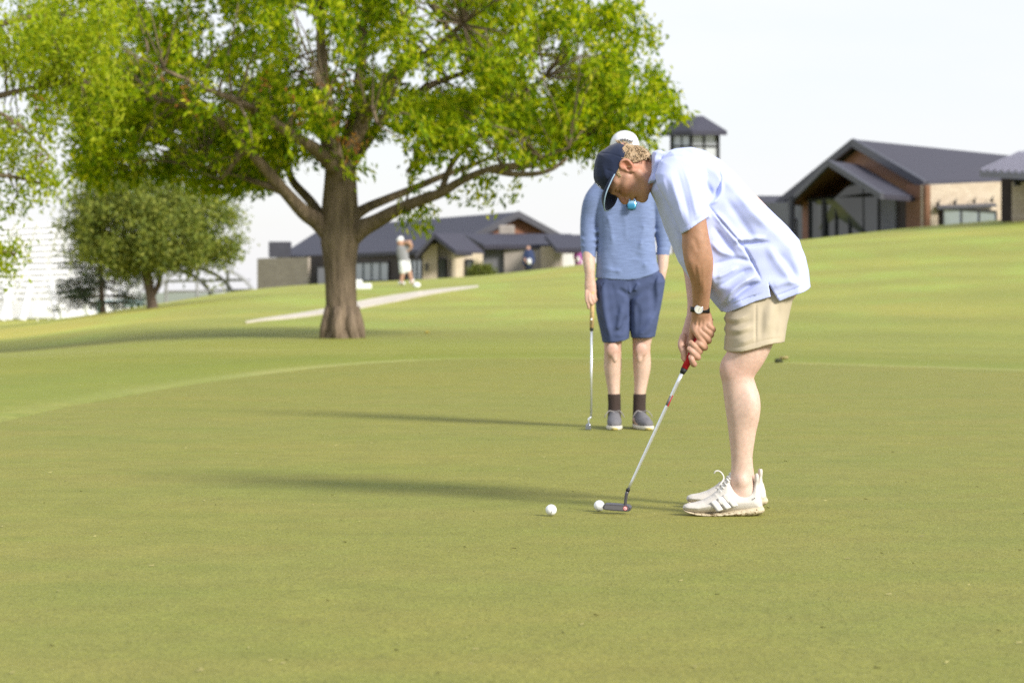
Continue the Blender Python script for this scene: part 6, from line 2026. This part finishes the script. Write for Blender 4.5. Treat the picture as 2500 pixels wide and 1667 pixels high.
# ------------------------------------------------------------ putters, balls, small things
def line_tube(name, a, b_, r0, r1, m, parent, seg=14, n=2):
    return MB().tube([a + (b_ - a) * t for t in np.linspace(0, 1, n)], list(np.linspace(r0, r1, n)), seg).build(name, m, parent, smooth=False)
def shade_smooth(o):
    me = o.data
    me.polygons.foreach_set('use_smooth', np.array([len(p.vertices) == 4 for p in me.polygons], dtype=bool))
    return o
M_chrome = mat('steel_shaft', (0.74, 0.76, 0.80), 0.34, 0.03, 60, metal=.75, spec=.6)
M_red = mat('red_rubber', (0.48, 0.012, 0.022), 0.55, 0.08, 60, bump=.2, bscale=300, spec=.3)
M_rub = mat('black_rubber', (0.016, 0.016, 0.018), 0.6, 0.1, 60)
M_head = mat('milled_grey_head', (0.085, 0.080, 0.090), 0.38, 0.12, 90, metal=.35, stretch=(1, 1, 6))
gt_, gb_ = G(1731, 778, -.080), G(1665, 911, -.100)
ax = gb_ - gt_
hos = G(1533, 1196, -.105)
put = empty('putter', G(1528, 1262, -.11) * (1, 1, 0), 'putter with red grip and dark grey blade held by the bent-over person', 'putter')
grip_end = G(1671, 900, -.099)
g = shade_smooth(MB().tube([gt_, gt_ + (grip_end - gt_) * .1, gt_ + (grip_end - gt_) * .6, grip_end], [.0165, .0165, .0155, .0125], 18).build('grip', M_red, put))
shade_smooth(MB().tube([gt_ - ax * .030, gt_ - ax * .02, gt_ + ax * .06], [.010, .0165, .0172], 18).build('butt_cap', M_rub, g))
shade_smooth(MB().tube([grip_end, gb_], [.0130, .0098], 18).build('collar_ring', M_rub, g))
d_ = hos - gb_
sh = MB()
n = 12
pts, rad = [], []
for i in range(n):
    t0, t1 = i / n, (i + 1) / n
    r = .0072 - .0024 * t0
    pts += [gb_ + d_ * t0, gb_ + d_ * (t1 - .002)]
    rad += [r, r]
sh.tube(pts, rad, 14)
sft = shade_smooth(sh.build('shaft', M_chrome, put))
a_, b2 = G(1637, 967, -.102), G(1627, 990, -.102)
t0 = (G(1640, 969, 0)[2] - gb_[2]) / d_[2]
def onsh(v):
    t = (G(0, v, -.1025)[2] - gb_[2]) / d_[2]
    return gb_ + d_ * t
shade_smooth(MB().tube([onsh(967), onsh(990)], [.0070, .0068], 14).build('shaft_band', M_dark_line, sft))
sb2 = MB()
p0, p1 = onsh(965), onsh(992)
sb2.tube([p0 + (.0035, -.0052, 0), p1 + (.0035, -.0052, 0)], [.0022, .0022], 6)
sb2.build('red_stripe', M_red, sft)
hz = MB()
neck = [hos, G(1529.5, 1206, -.105), G(1528.5, 1212, -.105), G(1526, 1234, -.105), G(1525.5, 1238, -.105)]
shade_smooth(MB().tube([hos - d_ * .012, hos + d_ * .010], [.0078, .0078], 14).build('ferrule', M_rub, put))
hosel = shade_smooth(MB().tube(neck, [.0066, .0064, .0060, .0058, .0058], 12).build('hosel', M_head, put))
# blade: traced outline extruded in depth, with a milled face inset
OUTL = [(1470.5, 1238), (1473, 1233), (1478, 1230), (1490, 1230.3), (1510, 1231.6), (1530, 1233.2), (1536, 1235), (1540, 1239), (1540, 1244), (1537, 1247.5), (1530, 1248.5), (1510, 1247.4), (1490, 1245.8), (1478, 1244.5), (1472, 1242.5)]
hw = -.115
head = MB().slab([G(u, v, hw) for u, v in OUTL], (0.006, .024, 0.004)).build('head', M_head, put, bevel=.0016)
INS = [(1478, 1232.6), (1532, 1236), (1535.5, 1240), (1533, 1244.8), (1529, 1245.8), (1476, 1242.0), (1475, 1237)]
ins = MB().slab([G(u, v, hw - .0012) for u, v in INS], (0, .0010, 0)).build('face_insert', mat('face_insert_metal', (0.13, 0.125, 0.135), 0.4, 0.15, 200, metal=.3, stretch=(1, 1, 20)), head)
c = G(1526.5, 1240.5, hw - .0014)
def fdisc(c, r, h, m, name, par, seg=22):
    return MB().slab([c + r * np.array((math.cos(a), 0, math.sin(a))) for a in np.linspace(0, 2 * math.pi, seg, endpoint=False)], (0, -h, 0)).build(name, m, par)
fdisc(c, .0082, .0006, M_red, 'red_dot', head)
fdisc(c + np.array((0, -.0007, 0)), .0060, .0005, M_white, 'red_dot_ring', head)
fdisc(c + np.array((0, -.0013, 0)), .0042, .0005, M_red, 'red_dot_centre', head)
fdisc(c + np.array((0, -.0019, 0)), .0020, .0004, M_white, 'dot_mark', head)

# standing man's putter
p2 = empty('putter', MP(1436, 1052, -.10) * (1, 1, 0), 'slim putter with a cork-coloured grip held upright by the standing person', 'putter')
M_cork = mat('tan_cork', (0.52, 0.36, 0.17), 0.75, 0.12, 60)
q0, q1, q2 = MP(1447, 712, -.085), MP(1444.5, 801, -.095), MP(1443, 1018, -.11)
g2 = shade_smooth(MB().tube([q0, q1], [.0145, .0125], 14).build('grip', M_cork, p2))
shade_smooth(MB().tube([q1, q1 + (q2 - q1) * .03], [.0135, .0105], 14).build('collar_ring', M_rub, g2))
for pl in ([(1442, 769), (1446, 767), (1443, 772), (1447, 774)], [(1443, 786), (1446, 785), (1446, 791), (1443, 791), (1443, 786)], [(1441.5, 762), (1444, 766), (1447, 762)]):
    MB().tube([MP(u, v, -.093 - .0150) for u, v in pl], .0010, 4).build('grip_mark', M_dark_line, g2)
fd = MP(1444.5, 779, -.093 - .0138)
MB().slab([fd + .0055 * np.array((math.cos(a), 0, math.sin(a) * 1.3)) for a in np.linspace(0, 2 * math.pi, 14, endpoint=False)], (0, -.0008, 0)).build('grip_spot', M_white, g2)
shade_smooth(MB().tube([q1 + (q2 - q1) * .025, q2], [.0078, .0064], 12).build('shaft', M_chrome, p2))
nk = MB().tube([q2 - (q2 - q1) * .005, MP(1441, 1020, -.112), MP(1437.5, 1021, -.114), MP(1437, 1036, -.116)], [.0058, .0055, .0055, .0055], 10)
shade_smooth(nk.build('hosel', M_chrome, p2))
h2 = MP(1435, 1046, -.12)
h2[2] = .017
hd2 = MB()
OUT2 = [(-.016, -.016), (-.014, .010), (-.008, .017), (.010, .019), (.016, .012), (.018, -.016)]
hd2.slab([h2 + np.array((x, -.052, z)) for x, z in OUT2], (.004, .112, 0))
hd2.build('head', mat('satin_steel', (0.30, 0.32, 0.38), 0.3, 0.06, 60, metal=.9), p2, bevel=.003)

# sunglasses hanging at the collar of the standing man
sgx = MP(1542, 498, -.145)
sg = empty('sunglasses', sgx, 'mirrored blue sunglasses hanging folded on the chest of the blue top', 'sunglasses')
M_mirror = bpy.data.materials.new('blue_mirror_lens')
M_mirror.use_nodes = True
t = M_mirror.node_tree
b = t.nodes['Principled BSDF']
b.inputs['Base Color'].default_value = (0.10, 0.40, 0.55, 1)
b.inputs['Metallic'].default_value = 0.8
c_ = t.nodes.new('ShaderNodeTexCoord')
sp = t.nodes.new('ShaderNodeSeparateXYZ')
t.links.new(c_.outputs['Generated'], sp.inputs[0])
rp = t.nodes.new('ShaderNodeValToRGB')                # sky-to-ground reflection painted into the lens colour as a gradient
rp.color_ramp.elements[0].color = (0.03, 0.12, 0.13, 1)
rp.color_ramp.elements[1].color = (0.55, 0.80, 0.92, 1)
e_ = rp.color_ramp.elements.new(0.55)
e_.color = (0.06, 0.30, 0.48, 1)
t.links.new(sp.outputs['Z'], rp.inputs[0])
t.links.new(rp.outputs[0], b.inputs['Base Color'])
b.inputs['Roughness'].default_value = 0.2
def lens(du, dw, dv=0):
    rows = []
    for i in range(9):
        s_ = -1 + i / 4
        rows.append([MP(1542.5 + du + 10.5 * s_ * (1 - .10 * max(0, j - 4) / 4), 500.5 + dv + (j / 8 * 2 - 1) * 12.5 * (1 - .12 * s_ * s_), -.162 + dw + .003 * s_ * s_ + .014 * (1 - j / 8) ** 1.6) for j in range(9)])
    o = MB().grid(rows).build('lens', M_mirror, sg, smooth=True)
    m_ = o.modifiers.new('thickness', 'SOLIDIFY')
    m_.thickness = .003
    return o
lens(0, 0)
lens(-5, .004, -32)
fr = MB()
for du, dv in ((0, 0), (-5, -32)):
    ring = [MP(1542.5 + du + 11 * math.cos(a), 500.5 + dv + 13 * math.sin(a), -.154 + .008 * math.cos(a) ** 2) for a in np.linspace(0, 2 * math.pi, 26)]
    fr.tube(ring, .0022, 6, cap=False)
fr.tube([MP(1540, 488, -.160), MP(1537, 484, -.164), MP(1538, 481, -.160)], .003, 6)
fr.tube(catmull([MP(1537, 511, -.152), MP(1531, 503, -.140), MP(1529, 485, -.132), MP(1528, 462, -.125), MP(1527, 446, -.115)], 4), .0032, 6)
fr.tube(catmull([MP(1531, 505, -.150), MP(1530, 485, -.138), MP(1531, 455, -.128)], 4), .0028, 6)
fr.build('frame', M_rub, sg, smooth=True)

# golf balls
M_ball = mat('white_urethane', (0.80, 0.80, 0.80), 0.28, 0.01, 10, spec=.5, coat=.3)
t = M_ball.node_tree
b = t.nodes['Principled BSDF']
c_ = t.nodes.new('ShaderNodeTexCoord')
vo = t.nodes.new('ShaderNodeTexVoronoi')
vo.inputs['Scale'].default_value = 260
t.links.new(c_.outputs['Object'], vo.inputs['Vector'])
bp = t.nodes.new('ShaderNodeBump')
bp.inputs['Strength'].default_value = .35
bp.inputs['Distance'].default_value = .0012
t.links.new(vo.outputs['Distance'], bp.inputs['Height'])
t.links.new(bp.outputs['Normal'], b.inputs['Normal'])
def ball(u, d, label):
    R_ = .02135
    x = (u - CU) * d / F
    o = empty('golf_ball', (x, d, 0.0), label, 'golf ball', 'golf balls on the green')
    rows = [[np.array((x, d, R_ + .002)) + R_ * np.array((math.sin(p) * math.cos(q), math.sin(p) * math.sin(q), math.cos(p))) for q in np.linspace(0, 2 * math.pi, 33)] for p in np.linspace(0.001, math.pi - .001, 17)]
    MB().grid(rows).build('cover', M_ball, o, smooth=True)
    return o, np.array((x, d, R_ + .002))
b1, c1 = ball(1345.5, 9.19, 'white golf ball with a short dark line, lying farther ahead of the putter')
b2_, c2 = ball(1463, 9.37, 'white golf ball lying just behind the toe of the putter blade')
lm = MB()
lm.tube([c1 + .0215 * np.array((math.sin(a) * math.cos(q), -math.cos(a) * math.cos(q) if False else -math.sqrt(max(0, 1 - (math.sin(a) * math.cos(q)) ** 2 - math.sin(q) ** 2)), math.sin(q))) for a, q in zip(np.linspace(0.10, -.10, 8), np.linspace(-.10, -.92, 8))], .0009, 5)
lm.build('line_mark', M_dark_line, b1)
lm = MB()
for k in range(3):
    a = math.radians(100 + 8 * k)
    q = c2 + .0213 * np.array((.15 + .12 * k - .25, -.45, .88))
    lm.tube([q, q + np.array((.0022, -.0004, -.0004))], .0006, 5)
lm.build('number_mark', M_dark_line, b2_)

# dry leaves and a divot lying about
def dry_leaf(u, v, d0, size, m, label, rot, d1=60):
    p = along_ground(u, v, d0, d1) if d0 > 20 else np.array(((u - CU) * d0 / F, d0, 0.0))
    p = p + np.array((0, 0, .012))
    rows = []
    for i in range(7):
        t = i / 6
        w_ = size * .42 * math.sin(math.pi * (.08 + .88 * t))
        c = np.array((math.cos(rot), math.sin(rot), 0)) * (t - .5) * size
        s_ = np.array((-math.sin(rot), math.cos(rot), 0))
        rows.append([p + c + s_ * w_ * k + np.array((0, 0, size * (.30 * abs(k) + .25 * (t - .5) ** 2))) for k in (-1, -.5, 0, .5, 1)])
    o = MB().grid(rows).build('dry_leaf', m, None, smooth=True, loc=p)
    sm = o.modifiers.new('thickness', 'SOLIDIFY')
    sm.thickness = .002
    return tag(o, label, 'leaf')
M_dl = mat('tan_dry_leaf', (0.42, 0.33, 0.16), 0.8, 0.2, 20)
M_yl = mat('yellow_leaf', (0.52, 0.38, 0.06), 0.8, 0.2, 20)
M_div = mat('dark_turf_clod', (0.045, 0.05, 0.022), 0.95, 0.3, 60, bump=.8, bscale=90)
dry_leaf(1914, 880, 27.0, .11, M_dl, 'curled tan leaf beside a dark clod on the rim of the green', .3)
dry_leaf(1043, 815, 40.0, .10, M_yl, 'fallen yellow leaf on the slope right of the big trunk', .8)
pc = np.array(((1901 - CU) * 28.6 / F, 28.6, 0.0))
S = Sculpt(pc + (-.14, -.12, -.03), pc + (.14, .12, .12), .004)
S.ell(pc + (0, 0, .016), (.032, .03, .026), None, 0)
S.ell(pc + (-.02, .01, .02), (.026, .026, .024), None, .02)
S.ell(pc + (.026, -.01, .014), (.024, .022, .016), None, .02)
S.lump(.005, .014, 6)
v_, f_ = S.mesh(0)
o = mesh_obj('turf_clod', v_, f_, M_div, None, smooth=True, loc=pc)
tag(o, 'dark clod of turf with a curled leaf beside it on the rim of the green', 'turf clod')

# white bench-like cooler and marker ball by the swinging golfer
d = 101.0
c = P(884, 686, d)
cz = ground_z(c[0], c[1])
co = empty('cooler', (c[0], c[1], cz), 'low white chest standing on the grass beside the big trunk', 'cooler')
bx = MB().box(np.array((c[0], c[1], cz + .10)), (.78, .45, .24))
bx.build('chest', M_white, co, bevel=.03)
MB().box(np.array((c[0] - .18, c[1], cz + .30)), (.36, .42, .15)).build('lid', M_white, co, bevel=.03)
c = P(1017, 688, 100)
cz = ground_z(c[0], c[1])
rows = [[np.array((c[0], c[1], cz + .09)) + .13 * np.array((1.2 * math.sin(p) * math.cos(q), math.sin(p) * math.sin(q), math.cos(p))) for q in np.linspace(0, 2 * math.pi, 21)] for p in np.linspace(.001, math.pi - .001, 11)]
o = MB().grid(rows).build('tee_marker', M_white, None, smooth=True, loc=(c[0], c[1], cz))
tag(o, 'round white tee marker on the grass by the swinging person', 'tee marker')
